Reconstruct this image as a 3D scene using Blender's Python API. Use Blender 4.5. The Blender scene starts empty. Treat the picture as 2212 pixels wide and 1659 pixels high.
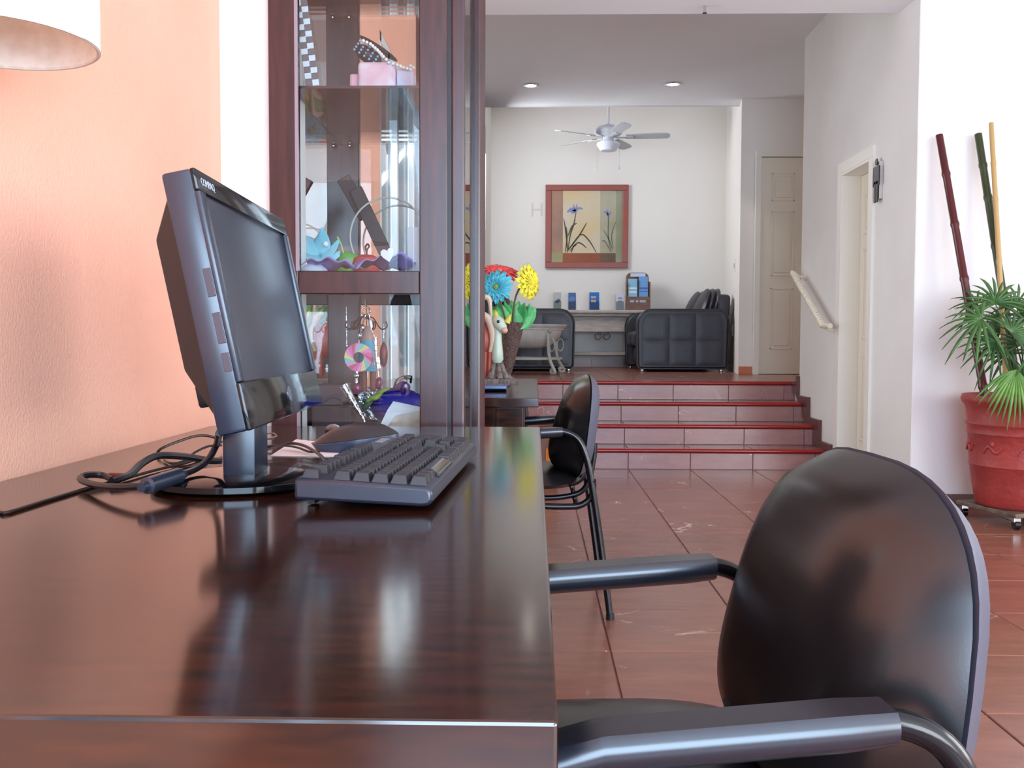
import bpy, bmesh, math, random
from math import sin, cos, pi, radians, sqrt, tan
from mathutils import Vector, Matrix
random.seed(7)
S = bpy.context.scene
COL = S.collection

# ------------------------------------------------------------------ camera
FPX, PITCH, YAW, ROLL, EYE = 2056.0, 0.0452, 0.0242, 0.003, 0.93
fw = Vector((-sin(YAW)*cos(PITCH), cos(YAW)*cos(PITCH), -sin(PITCH)))
r0 = Vector((cos(YAW), sin(YAW), 0)); u0 = r0.cross(fw)
RT = cos(ROLL)*r0 + sin(ROLL)*u0
UP = -sin(ROLL)*r0 + cos(ROLL)*u0
cam = bpy.data.cameras.new('camera'); camo = bpy.data.objects.new('camera', cam); COL.objects.link(camo)
cam.sensor_fit = 'HORIZONTAL'; cam.sensor_width = 36; cam.lens = 36*FPX/2212
cam.clip_start = 0.02; cam.clip_end = 100
M4 = Matrix((RT, UP, -fw)).transposed().to_4x4(); M4.translation = (0, 0, EYE)
camo.matrix_world = M4
S.camera = camo

# ------------------------------------------------------------------ world, light, exposure
w = bpy.data.worlds.new('world'); S.world = w; w.use_nodes = True
bg = w.node_tree.nodes['Background']; bg.inputs[0].default_value = (0.86, 0.93, 1, 1); bg.inputs[1].default_value = 1.6
S.view_settings.view_transform = 'Standard'; S.view_settings.look = 'None'; S.view_settings.gamma = 1
S.view_settings.use_curve_mapping = False
S.view_settings.exposure = 0.5
try:
    S.cycles.max_bounces = 10; S.cycles.diffuse_bounces = 5; S.cycles.glossy_bounces = 5
    S.cycles.transmission_bounces = 8; S.cycles.transparent_max_bounces = 12
    S.cycles.caustics_reflective = False; S.cycles.caustics_refractive = False
except Exception: pass
def area(name, loc, target, sx, sy, power, col):
    l = bpy.data.lights.new(name, 'AREA'); l.shape = 'RECTANGLE'; l.size = sx; l.size_y = sy; l.energy = power; l.color = col
    o = bpy.data.objects.new(name, l); COL.objects.link(o); o.location = loc
    o.rotation_euler = (Vector(target)-Vector(loc)).to_track_quat('-Z', 'Y').to_euler()
    return o
# daylight in the two glazed openings behind the camera, and the left-hand windows, the nearest one added
area('daylight_back_left', (0.75, -2.45, 1.45), (0.75, 5, 1.35), 2.6, 2.0, 150, (0.52, 0.74, 1))
area('daylight_back_right', (3.9, -2.45, 1.45), (3.0, 5, 1.5), 2.6, 2.0, 150, (0.84, 0.92, 1))
area('added_chair_highlight', (-.84, -1.32, 1.6), (3, -1.0, 1.2), 1.8, 1.3, 46, (0.58, 0.77, 1))  # lamp added in an unseen window, to put highlights on the near chair
area('daylight_side', (5.45, 2.0, 1.5), (0, 2.2, 1.4), 2.8, 1.9, 80, (0.98, 0.97, 1))
area('daylight_hall_window', (-0.82, 5.25, 1.3), (3, 5.4, 0.9), 1.7, 1.9, 24, (0.90, 0.95, 1))
area('daylight_lounge_window', (-0.60, 10.32, 2.72), (3, 10.9, 1.5), 0.75, 0.85, 36, (0.90, 0.93, 1))

# ------------------------------------------------------------------ helpers
def ray(px, py):
    return RT*((px-1106)/FPX) - UP*((py-829.5)/FPX) + fw
def at(px, py, X=None, Y=None, Z=None):
    d = ray(px, py)
    t = X/d.x if X is not None else Y/d.y if Y is not None else (Z-EYE)/d.z
    return Vector((d.x*t, d.y*t, EYE+d.z*t))

def lin(c):
    return tuple(((x/255)/12.92 if x/255 <= .04045 else ((x/255+.055)/1.055)**2.4) for x in c)
MATS = {}
def mat(name, rgb, rough=.5, metal=0, spec=None, coat=0, ior=None, noise=None, bump=0, bscale=40, trans=0, emit=0, alpha=1, sheen=0, raw=False):
    if name in MATS: return MATS[name]
    m = bpy.data.materials.new(name); m.use_nodes = True; nt = m.node_tree; b = nt.nodes['Principled BSDF']
    c = rgb if raw else lin(rgb)
    b.inputs['Base Color'].default_value = (*c, 1); b.inputs['Roughness'].default_value = rough; b.inputs['Metallic'].default_value = metal
    if ior: b.inputs['IOR'].default_value = ior
    if spec is not None: b.inputs['Specular IOR Level'].default_value = spec
    if coat: b.inputs['Coat Weight'].default_value = coat; b.inputs['Coat Roughness'].default_value = .05
    if trans: b.inputs['Transmission Weight'].default_value = trans
    if alpha < 1: b.inputs['Alpha'].default_value = alpha
    if emit: b.inputs['Emission Color'].default_value = (*c, 1); b.inputs['Emission Strength'].default_value = emit
    tc = None
    if noise or bump:
        tc = nt.nodes.new('ShaderNodeTexCoord')
    if noise:
        rgb2, sc, det = noise[:3]
        mp = nt.nodes.new('ShaderNodeMapping'); mp.inputs['Scale'].default_value = noise[3] if len(noise) > 3 else (1, 1, 1)
        nt.links.new(tc.outputs['Object'], mp.inputs[0])
        n = nt.nodes.new('ShaderNodeTexNoise'); n.inputs['Scale'].default_value = sc; n.inputs['Detail'].default_value = det
        nt.links.new(mp.outputs[0], n.inputs['Vector'])
        r = nt.nodes.new('ShaderNodeValToRGB'); r.color_ramp.elements[0].position = .35; r.color_ramp.elements[1].position = .65
        r.color_ramp.elements[0].color = (*c, 1); r.color_ramp.elements[1].color = (*lin(rgb2), 1)
        nt.links.new(n.outputs[0], r.inputs[0]); nt.links.new(r.outputs[0], b.inputs['Base Color'])
    if bump:
        n = nt.nodes.new('ShaderNodeTexNoise'); n.inputs['Scale'].default_value = bscale; n.inputs['Detail'].default_value = 3
        nt.links.new(tc.outputs['Object'], n.inputs['Vector'])
        bp = nt.nodes.new('ShaderNodeBump'); bp.inputs['Strength'].default_value = bump; bp.inputs['Distance'].default_value = .01
        nt.links.new(n.outputs[0], bp.inputs['Height']); nt.links.new(bp.outputs[0], b.inputs['Normal'])
    MATS[name] = m
    return m

class B:
    """collects shapes into one mesh"""
    def __init__(s): s.bm = bmesh.new()
    def _xf(s, vs, M):
        for v in vs: v.co = M @ v.co
    def box(s, c, d, rot=None, bev=0, seg=2):
        r = bmesh.ops.create_cube(s.bm, size=1); vs = r['verts']
        for v in vs: v.co = Vector((v.co.x*d[0], v.co.y*d[1], v.co.z*d[2]))
        if bev:
            es = list({e for v in vs for e in v.link_edges})
            rr = bmesh.ops.bevel(s.bm, geom=es, offset=bev, segments=seg, profile=.5, affect='EDGES')
            vs = list({v for f in rr['faces'] for v in f.verts} | {v for v in vs if v.is_valid})
        M = Matrix.Translation(Vector(c)) @ (rot.to_4x4() if rot is not None else Matrix())
        s._xf(vs, M); return s
    def bb(s, x0, x1, y0, y1, z0, z1, bev=0, seg=2):
        return s.box(((x0+x1)/2, (y0+y1)/2, (z0+z1)/2), (abs(x1-x0), abs(y1-y0), abs(z1-z0)), bev=bev, seg=seg)
    def cyl(s, p0, p1, r, r2=None, seg=16, cap=True):
        p0, p1 = Vector(p0), Vector(p1); d = p1-p0
        q = d.to_track_quat('Z', 'Y').to_matrix().to_4x4()
        rr = bmesh.ops.create_cone(s.bm, cap_ends=cap, segments=seg, radius1=r, radius2=r if r2 is None else r2, depth=d.length)
        s._xf(rr['verts'], Matrix.Translation((p0+p1)/2) @ q); return s
    def ball(s, c, r, seg=16, rings=10, rot=None):
        if not hasattr(r, '__len__'): r = (r, r, r)
        rr = bmesh.ops.create_uvsphere(s.bm, u_segments=seg, v_segments=rings, radius=1)
        M = Matrix.Translation(Vector(c)) @ (rot.to_4x4() if rot is not None else Matrix()) @ Matrix.Diagonal((*r, 1))
        s._xf(rr['verts'], M); return s
    def lathe(s, prof, c=(0, 0, 0), seg=28, rot=None):
        c = Vector(c); rings = []
        R = rot if rot is not None else Matrix.Identity(3)
        for r, z in prof:
            if r < 1e-6: rings.append([s.bm.verts.new(c + R @ Vector((0, 0, z)))])
            else: rings.append([s.bm.verts.new(c + R @ Vector((r*cos(2*pi*i/seg), r*sin(2*pi*i/seg), z))) for i in range(seg)])
        for a, b in zip(rings, rings[1:]):
            for i in range(seg):
                j = (i+1) % seg
                if len(a) == 1 and len(b) == 1: continue
                if len(a) == 1: s.bm.faces.new((a[0], b[i], b[j]))
                elif len(b) == 1: s.bm.faces.new((a[i], a[j], b[0]))
                else: s.bm.faces.new((a[i], a[j], b[j], b[i]))
        return s
    def tube(s, pts, r, seg=10, closed=False, smooth=True, sub=6):
        P = [Vector(p) for p in pts]
        rad = r if hasattr(r, '__len__') else [r]*len(P)
        if smooth and len(P) > 2:
            Q = []; RR = []; n = len(P)
            rng = range(n if closed else n-1)
            for i in rng:
                g = (lambda k: P[k % n]) if closed else (lambda k: P[max(0, min(n-1, k))])
                a, b, c, d = g(i-1), g(i), g(i+1), g(i+2)
                for k in range(sub):
                    t = k/sub
                    Q.append(.5*((2*b)+(c-a)*t+(2*a-5*b+4*c-d)*t*t+(3*b-a-3*c+d)*t**3)); RR.append(rad[i]*(1-t)+rad[(i+1) % n]*t)
            if not closed: Q.append(P[-1]); RR.append(rad[-1])
            P, rad = Q, RR
        n = len(P); rings = []; prev = None
        for i in range(n):
            if closed: t = P[(i+1) % n]-P[i-1]
            else: t = P[min(i+1, n-1)]-P[max(i-1, 0)]
            if t.length < 1e-9: t = Vector((0, 0, 1))
            t.normalize()
            if prev is None:
                a = t.orthogonal().normalized()
            else:
                a = prev - t*prev.dot(t)
                a = a.normalized() if a.length > 1e-6 else t.orthogonal().normalized()
            prev = a; b = t.cross(a)
            rings.append([s.bm.verts.new(P[i] + (a*cos(2*pi*k/seg)+b*sin(2*pi*k/seg))*rad[i]) for k in range(seg)])
        prs = list(zip(rings, rings[1:]))
        if closed: prs.append((rings[-1], rings[0]))
        for A, Bq in prs:
            off = 0
            if closed and Bq is rings[0] and A is rings[-1]:
                off = min(range(seg), key=lambda k: (A[0].co-Bq[k].co).length)
            for k in range(seg):
                try: s.bm.faces.new((A[k], A[(k+1) % seg], Bq[(k+1+off) % seg], Bq[(k+off) % seg]))
                except ValueError: pass
        if not closed:
            s.bm.faces.new(rings[0][::-1]); s.bm.faces.new(rings[-1])
        return s
    def prism(s, poly, thick, O=(0, 0, 0), U=(1, 0, 0), V=(0, 0, 1), N=None):
        O, U, V = Vector(O), Vector(U), Vector(V); N = U.cross(V).normalized() if N is None else Vector(N)
        a = [s.bm.verts.new(O+U*x+V*y-N*thick/2) for x, y in poly]
        b = [s.bm.verts.new(O+U*x+V*y+N*thick/2) for x, y in poly]
        n = len(poly)
        s.bm.faces.new(a[::-1]); s.bm.faces.new(b)
        for i in range(n): s.bm.faces.new((a[i], a[(i+1) % n], b[(i+1) % n], b[i]))
        return s
    def sheet(s, f, nu, nv):
        g = [[s.bm.verts.new(f(i/nu, j/nv)) for j in range(nv+1)] for i in range(nu+1)]
        for i in range(nu):
            for j in range(nv):
                s.bm.faces.new((g[i][j], g[i+1][j], g[i+1][j+1], g[i][j+1]))
        return s
    def obj(s, name, m, parent=None, loc=None, smooth=False, bevel=0, solid=0, world=None):
        bmesh.ops.recalc_face_normals(s.bm, faces=s.bm.faces)
        me = bpy.data.meshes.new(name); s.bm.to_mesh(me); s.bm.free()
        o = bpy.data.objects.new(name, me); COL.objects.link(o)
        off = Vector((0, 0, 0))
        if parent is not None:
            o.parent = parent; q = parent
            while q is not None: off += q.location; q = q.parent
        elif loc is not None:
            off = Vector(loc); o.location = loc
        if off.length: me.transform(Matrix.Translation(-off))
        if m is not None: me.materials.append(m)
        if smooth:
            for p in me.polygons: p.use_smooth = True
            try: me.set_sharp_from_angle(angle=radians(42))
            except Exception: pass
        if bevel:
            md = o.modifiers.new('bevel', 'BEVEL'); md.width = bevel; md.segments = 2; md.limit_method = 'ANGLE'; md.angle_limit = radians(40)
        if solid:
            md = o.modifiers.new('solid', 'SOLIDIFY'); md.thickness = solid; md.offset = 0
        return o

def tag(o, label=None, cat=None, group=None, kind=None):
    if label: o['label'] = label
    if cat: o['category'] = cat
    if group: o['group'] = group
    if kind: o['kind'] = kind
    return o
def thing(name, label, cat, loc=(0, 0, 0), group=None, kind=None):
    o = bpy.data.objects.new(name, None); COL.objects.link(o); o.location = loc; o.empty_display_size = .05
    return tag(o, label, cat, group, kind)
def struct(o): o['kind'] = 'structure'; return o
def copy_tree(o, parent=None):
    c = o.copy(); COL.objects.link(c)
    if parent: c.parent = parent
    for ch in [x for x in bpy.data.objects if x.parent == o]: copy_tree(ch, c)
    return c
def to_mesh(t):
    bpy.context.view_layer.update()
    me = bpy.data.meshes.new_from_object(t); n = bpy.data.objects.new(t.name, me); COL.objects.link(n)
    n.parent = t.parent; n.matrix_local = t.matrix_local.copy(); nm = t.name; bpy.data.objects.remove(t); n.name = nm; return n
def inst(o, loc, parent=None, scale=None, rot=None):
    c = o.copy(); COL.objects.link(c); c.location = loc
    if parent is not None: c.parent = parent
    if scale: c.scale = scale
    if rot: c.rotation_euler = rot
    return c

# ------------------------------------------------------------------ materials
M_orange = mat('orange_plaster', (250, 186, 158), .8, noise=((244, 177, 150), 2.2, 4), bump=.16, bscale=190)
M_white = mat('white_plaster', (244, 241, 238), .8, bump=.15, bscale=120)
M_hall = mat('hall_plaster', (236, 234, 230), .8, bump=.12, bscale=90, noise=((228, 225, 220), 1.3, 3))
M_far = mat('lounge_plaster', (242, 237, 230), .8, bump=.15, bscale=90)
M_ceil = mat('ceiling_paint', (240, 242, 246), .85)
M_ceil2 = mat('near_ceiling_paint', (240, 240, 242), .85)
M_door = mat('cream_door_paint', (236, 229, 212), .45)
M_trim = mat('ivory_trim_paint', (240, 236, 226), .4)
M_grout = mat('tile_grout', (170, 128, 112), .8)
def lacquer(name, a, b, rough=.13, ior=1.6, coat=.0, stretch=(1, 9, 9)):
    m = mat(name, a, rough, ior=ior, noise=(b, 7, 6, stretch))
    return m
M_desk = lacquer('dark_lacquer', (58, 26, 12), (24, 13, 10), rough=.12, ior=1.8, stretch=(2, 14, 14))
M_cab = lacquer('cabinet_mahogany', (72, 38, 36), (50, 27, 28), rough=.28, ior=1.55, stretch=(9, 9, 1))
M_cabdk = mat('cabinet_groove', (28, 14, 14), .4)
M_black = mat('black_plastic', (24, 24, 28), .38)
M_blackg = mat('glossy_black_plastic', (12, 12, 15), .08)
M_bluebk = mat('satin_black_bezel', (36, 42, 56), .28, spec=.8)
M_screen = mat('monitor_screen', (36, 36, 42), .42, ior=1.6)
M_key = mat('keycap_plastic', (44, 42, 46), .42)
M_vinyl = mat('black_vinyl', (24, 21, 22), .27, spec=.8, bump=.012, bscale=400)
M_shell = mat('grey_plastic_shell', (80, 82, 96), .42)  # bluish cast of the daylight put into the grey base colour
M_tube = mat('black_steel_tube', (14, 14, 18), .18)
M_pad = mat('armrest_plastic', (34, 36, 44), .26, spec=.9)
M_chrome = mat('chrome', (220, 220, 222), .08, metal=1)
M_silver = mat('silver_foil', (210, 210, 215), .25, metal=1, bump=.5, bscale=60)
M_leather = mat('dark_leather', (44, 42, 50), .42, bump=.12, bscale=60)
M_leather2 = mat('dark_leather_piping', (40, 30, 32), .4)
M_alu = mat('window_aluminium', (226, 230, 236), .35)
M_glass = mat('clear_glass', (255, 255, 255), .0, trans=1, ior=1.45)
M_mirror = mat('mirror', (225, 215, 215), .02, metal=1)

def thin_glass():
    m = bpy.data.materials.new('thin_glass'); m.use_nodes = True; nt = m.node_tree; nt.nodes.clear()
    o = nt.nodes.new('ShaderNodeOutputMaterial'); mx = nt.nodes.new('ShaderNodeMixShader')
    t = nt.nodes.new('ShaderNodeBsdfTransparent'); t.inputs[0].default_value = (.95, .97, .97, 1)
    g = nt.nodes.new('ShaderNodeBsdfGlossy'); g.inputs['Roughness'].default_value = .0
    f = nt.nodes.new('ShaderNodeFresnel'); f.inputs[0].default_value = 1.5
    nt.links.new(f.outputs[0], mx.inputs[0]); nt.links.new(t.outputs[0], mx.inputs[1]); nt.links.new(g.outputs[0], mx.inputs[2])
    nt.links.new(mx.outputs[0], o.inputs[0]); return m
M_pane = thin_glass()
M_lamp = mat('downlight_glow', (255, 250, 240), emit=14)

def tile_mat(name, a, b, vein, rough=.24):
    m = bpy.data.materials.new(name); m.use_nodes = True; nt = m.node_tree; N = nt.nodes; L = nt.links
    bs = N['Principled BSDF']; bs.inputs['Roughness'].default_value = rough; bs.inputs['IOR'].default_value = 1.55
    tc = N.new('ShaderNodeTexCoord'); oi = N.new('ShaderNodeObjectInfo')
    ad = N.new('ShaderNodeVectorMath'); ad.operation = 'MULTIPLY_ADD'
    cb = N.new('ShaderNodeCombineXYZ'); L.new(oi.outputs['Random'], cb.inputs[0]); L.new(oi.outputs['Random'], cb.inputs[1]); L.new(oi.outputs['Random'], cb.inputs[2])
    L.new(cb.outputs[0], ad.inputs[0]); ad.inputs[1].default_value = (37, 53, 71); L.new(tc.outputs['Object'], ad.inputs[2])
    n = N.new('ShaderNodeTexNoise'); n.inputs['Scale'].default_value = 5; n.inputs['Detail'].default_value = 7; n.inputs['Roughness'].default_value = .65
    mp = N.new('ShaderNodeMapping'); mp.inputs['Scale'].default_value = (.6, 2.2, 2); L.new(ad.outputs[0], mp.inputs[0]); L.new(mp.outputs[0], n.inputs['Vector'])
    r = N.new('ShaderNodeValToRGB'); r.color_ramp.elements[0].position = .3; r.color_ramp.elements[1].position = .7
    r.color_ramp.elements[0].color = (*lin(a), 1); r.color_ramp.elements[1].color = (*lin(b), 1); L.new(n.outputs[0], r.inputs[0])
    v = N.new('ShaderNodeTexNoise'); v.inputs['Scale'].default_value = 2.6; v.inputs['Detail'].default_value = 5; v.inputs['Distortion'].default_value = .6
    L.new(ad.outputs[0], v.inputs['Vector'])
    s1 = N.new('ShaderNodeMath'); s1.operation = 'SUBTRACT'; s1.inputs[1].default_value = .5; L.new(v.outputs[0], s1.inputs[0])
    s2 = N.new('ShaderNodeMath'); s2.operation = 'ABSOLUTE'; L.new(s1.outputs[0], s2.inputs[0])
    r2 = N.new('ShaderNodeValToRGB'); r2.color_ramp.elements[0].position = 0; r2.color_ramp.elements[0].color = (1, 1, 1, 1)
    r2.color_ramp.elements[1].position = .006; r2.color_ramp.elements[1].color = (0, 0, 0, 1); L.new(s2.outputs[0], r2.inputs[0])
    k = N.new('ShaderNodeTexNoise'); k.inputs['Scale'].default_value = 3.3; L.new(ad.outputs[0], k.inputs['Vector'])
    kr = N.new('ShaderNodeValToRGB'); kr.color_ramp.elements[0].position = .55; kr.color_ramp.elements[1].position = .66; L.new(k.outputs[0], kr.inputs[0])
    mu = N.new('ShaderNodeMath'); mu.operation = 'MULTIPLY'; L.new(r2.outputs[0], mu.inputs[0]); L.new(kr.outputs[0], mu.inputs[1])
    mx = N.new('ShaderNodeMix'); mx.data_type = 'RGBA'; mx.inputs[7].default_value = (*lin(vein), 1)
    L.new(mu.outputs[0], mx.inputs[0]); L.new(r.outputs[0], mx.inputs[6]); L.new(mx.outputs[2], bs.inputs['Base Color'])
    bp = N.new('ShaderNodeBump'); bp.inputs['Strength'].default_value = .12; bp.inputs['Distance'].default_value = .004
    L.new(n.outputs[0], bp.inputs['Height']); L.new(bp.outputs[0], bs.inputs['Normal'])
    return m
M_tile = tile_mat('terracotta_tile', (152, 98, 80), (128, 80, 68), (226, 196, 178))
M_riser = tile_mat('riser_tile', (170, 122, 116), (148, 102, 98), (224, 190, 180), .2)
M_nose = mat('red_glazed_nosing', (150, 28, 26), .18)
M_skirt = tile_mat('skirting_tile', (104, 56, 50), (88, 46, 42), (120, 70, 60), .3)

# ------------------------------------------------------------------ setting: floor, walls, ceilings
T = .4507; X0, Y0 = .679, 2.369; GAP = .005
ZP = .605; YS = Y0+10*T+.03                       # landing height, first riser
b = B(); b.bb(-1.0, 6.0, -2.7, YS+.02, -.06, -.004)
floor = struct(b.obj('floor', M_grout))
b = B(); b.box((0, 0, -.004), (T-GAP, T-GAP, .012), bev=.0022, seg=1)
first = b.obj('floor_tile', M_tile, None); first.parent = floor
cnt = 0
rows = list(range(-5, 10))
for j in rows:
    for i in range(-4, 8):
        xc = X0+(i-.5)*T+T; yc = Y0+(j+.5)*T
        x0 = xc-T/2; x1 = xc+T/2
        if x1 > 5.5: continue
        if j >= 7 and xc > 2.5: continue
        sx = 1
        if x0 < -.70: sx = (x1+.70)/T; xc = (x1-.70)/2
        if sx < .1: continue
        if j >= 7 and x1 > 2.12: sx = (2.12-x0)/T; xc = (x0+2.12)/2
        if sx < .1: continue
        if cnt == 0: first.location = (xc, yc, 0); first.scale = (sx, 1, 1)
        else: inst(first, (xc, yc, random.uniform(-.0004, .0004)), floor, (sx, 1, 1))
        cnt += 1
# the floor that lies behind the photographer
b = B()
for j in range(-11, -5):
    for i in range(-4, 11): b.box((X0+(i+.5)*T, Y0+(j+.5)*T, -.004), (T-GAP, T-GAP, .012))
far_tiles = b.obj('floor_tiles', M_tile, floor); far_tiles['kind'] = 'stuff'
b = B()
for j in range(-5, 7):
    for i in range(8, 11): b.box((X0+(i+.5)*T, Y0+(j+.5)*T, -.004), (T-GAP, T-GAP, .012))
far_tiles = b.obj('floor_tiles', M_tile, floor); far_tiles['kind'] = 'stuff'

# stairs
RISE = ZP/4; RUN = .30
b = B()
for k in range(4):
    b.bb(-.70, 2.12, YS+.012+k*RUN, YS+1.3, k*RISE-.03 if k else -.05, (k+1)*RISE-.012)
stairs = struct(b.obj('stairs', M_grout))
b = B(); b.box((0, 0, 0), (T-GAP, .012, RISE-.034), bev=.0015, seg=1)
rt = b.obj('riser_tile', M_riser, None); rt.parent = stairs
b = B(); b.box((0, 0, 0), (T-GAP, RUN-.03, .012), bev=.0015, seg=1)
tt = b.obj('tread_tile', M_tile, None); tt.parent = stairs
fst = True
for k in range(4):
    for i in range(-4, 4):
        x0 = X0+i*T; x1 = x0+T; x0 = max(x0, -.70); x1 = min(x1, 2.12)
        if x1-x0 < .05: continue
        xc = (x0+x1)/2; sx = (x1-x0)/T
        rl = (xc, YS+.006+k*RUN, k*RISE+(RISE-.03)/2); tl = (xc, YS+k*RUN+RUN/2+.012, (k+1)*RISE-.006)
        if fst: rt.location = rl; rt.scale = (sx, 1, 1); tt.location = tl; tt.scale = (sx, 1, 1); fst = False
        else:
            inst(rt, rl, stairs, (sx, 1, 1))
            if k < 3: inst(tt, tl, stairs, (sx, 1, 1))
for k in range(4):
    b = B(); zc = (k+1)*RISE-.014; y = YS+k*RUN
    b.cyl((-.70, y-.006, zc), (2.0895, y-.006, zc), .0155, seg=14); b.bb(-.70, 2.0895, y-.004, y+.03, zc-.012, zc+.0145)
    b.obj('stair_nosing', M_nose, stairs, smooth=True)

# landing
YL = YS+3*RUN
b = B(); b.bb(-.70, 3.4, YL+.02, 12.2, ZP-.14, ZP-.012)
landing = struct(b.obj('floor_landing', M_grout))
b = B(); b.box((0, 0, 0), (T-GAP, T-GAP, .012), bev=.0015, seg=1)
lt = b.obj('floor_tile', M_tile, None); lt.parent = landing; fst = True
for j in range(0, 10):
    for i in range(-3, 7):
        x0 = X0+i*T; x1 = x0+T; y0 = YL+.03+j*T; y1 = y0+T
        x0 = max(x0, -.56 if y0 > 9.6 else -.70); y1 = min(y1, 12.0); x1 = min(x1, 3.3)
        if y0 < 7.5 and x0 > 2.0: continue
        if y0 > 9.55 and x0 > 2.3: continue
        if x1-x0 < .06 or y1-y0 < .05: continue
        l = ((x0+x1)/2, (y0+y1)/2, ZP-.006); sc = ((x1-x0)/T, (y1-y0)/T, 1)
        if fst: lt.location = l; lt.scale = sc; fst = False
        else: inst(lt, l, landing, sc)

def wall(name, m, *boxes):
    b = B()
    for q in boxes: b.bb(*q)
    return struct(b.obj(name, m))
XL, XR = -.70, 2.12
wall('wall_left', M_orange, (XL-.2, XL, -.35, 2.12, -.05, 3.0), (XL-.2, XL, -2.6, -2.3, -.05, 3.0), (XL-.2, XL, -2.3, -.35, 2.3, 3.0), (XL-.2, XL, -2.3, -.35, -.05, .9), (XL-.2, XL, 2.12, 4.30, -.05, 2.85), (XL-.2, XL, 4.30, 6.30, 2.32, 2.85))
wall('wall_left_pier', M_white, (XL-.001, -.545, 2.12, 2.26, 0, 2.85))
wall('wall_left_hall', M_white, (XL-.2, XL, 6.30, 9.86, -.05, 3.32), (XL-.2, XL, 5.6, 6.3, 2.32, 3.32), (XL-.2, XL, 4.3, 6.3, -.05, .35))
wall('wall_left_lounge', M_far, (-.76, -.56, 9.86, 12.0, .4, 2.17), (-.76, -.56, 9.86, 12.0, 3.30, 4.0), (-.76, -.56, 10.72, 12.0, 2.17, 3.30))
wall('wall_far', M_far, (-.76, 3.5, 12.0, 12.15, .4, 4.0))
p0 = at(1596, 700, Y=9.55); p1 = at(1564, 700, Y=12.0)
b = B(); b.prism([(p0.x, 9.55), (p0.x+.002, 9.55), (3.4, 9.55), (3.4, 9.67), (p0.x+.14, 9.67), (p1.x+.14, 12.0), (p1.x, 12.0)], 3.6, O=(0, 0, 2.2), U=(1, 0, 0), V=(0, 1, 0))
lw = struct(b.obj('wall_right_lounge', M_far))
# right wall of the hall with the washroom doorway
DY0, DY1, DZ = 6.11, 6.68, 2.09
wall('wall_right', M_hall, (XR, XR+.30, 5.401, DY0, -.05, 3.32), (XR, XR+.30, DY0, DY1, DZ, 3.32), (XR, XR+.30, DY1, 7.68, -.05, 3.32), (XR, 3.4, 7.6801, 7.829, -.05, ZP-.02))
wall('wall_plant', M_white, (XR+.004, 6.0, 5.398, 5.60, -.05, 2.9))
wall('wall_corridor', M_far, (3.3, 3.45, 7.5, 9.6, .5, 3.4), (2.42, 3.45, 7.5, 7.68, .4, 3.4))
# near room shell behind and beside the camera, with its glazed openings
wall('wall_back', M_white, (-.9, 6.0, -2.7, -2.5, -.05, .42), (-.9, 6.0, -2.7, -2.5, 2.48, 2.9), (-.9, -.60, -2.7, -2.5, .42, 2.48), (2.1, 2.55, -2.7, -2.5, .42, 2.48), (5.25, 6.0, -2.7, -2.5, .42, 2.48))
wall('wall_right_near', M_white, (5.5, 5.7, -2.6, .55, -.05, 2.9), (5.5, 5.7, 3.45, 5.5, -.05, 2.9), (5.5, 5.7, .55, 3.45, 2.48, 2.9), (5.5, 5.7, .55, 3.45, -.05, .5))
wall('ceiling', M_ceil2, (-.9, 6.0, -2.7, 5.70, 2.85, 3.0), (-.9, 2.5, 5.60, 5.70, 2.99, 3.45))
wall('ceiling_hall', M_ceil, (-.9, 3.5, 5.65, 9.86, 3.32, 3.42), (-.9, p0.x+.1, 9.80, 9.86, 3.32, 4.0))
wall('ceiling_lounge', M_ceil, (-.9, 3.5, 9.5, 12.2, 4.0, 4.1))
# skirtings
b = B(); b.bb(XR+.002, 5.5, 5.385, 5.40, 0, .075)
struct(b.obj('baseboard_plant', M_skirt))
b = B()
prof = []
for k in range(4):
    pass
pts = [(YS-.09, .0), (YS-.09, .10)]
for k in range(4):
    pts += [(YS-.10+k*RUN+ (0 if k else .0), (k+1)*RISE+.085 if False else k*RISE+.16)]
poly = [(YS-.14, 0.0), (YS-.14, RISE*1+.045)]
for k in range(1, 5):
    ny = YS-.14+(k)*RUN
    poly += [(ny, k*RISE+.045-.0), (ny, min(k+1, 4)*RISE+(.045 if k < 4 else .045))]
poly = [(YS-.14, 0)]
for k in range(4):
    poly += [(YS-.14+k*RUN, (k+1)*RISE+.05), (YS-.14+(k+1)*RUN, (k+1)*RISE+.05)]
poly[-1] = (7.68, 4*RISE+.05)
poly += [(7.68, ZP-.01), (YS+.9, ZP-.02), (YS+.02, -.01)]
bm_poly = poly
b.prism(bm_poly, .03, O=(XR-.014, 0, 0), U=(0, 1, 0), V=(0, 0, 1))
struct(b.obj('trim_1', M_skirt))
bz = thing('baseboard_lounge', None, None, kind='structure')
MT = mat('orange_tile_skirting', (206, 122, 84), .3)
for k in range(2):
    x0 = p0.x+.0+k*.115; b = B(); b.bb(x0+.002, x0+(.11 if k == 0 else .055), 9.535, 9.55, ZP, ZP+.078, bev=.002, seg=1); b.obj('tile', MT, bz)
bf = thing('baseboard_far', None, None, kind='structure')
for k in range(7):
    x0 = -.55+k*.42; b = B(); b.bb(x0+.003, x0+.417, 11.985, 12.0, ZP, ZP+.10, bev=.002, seg=1); b.obj('tile', mat('far_skirting', (206, 170, 158), .35), bf)

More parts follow.
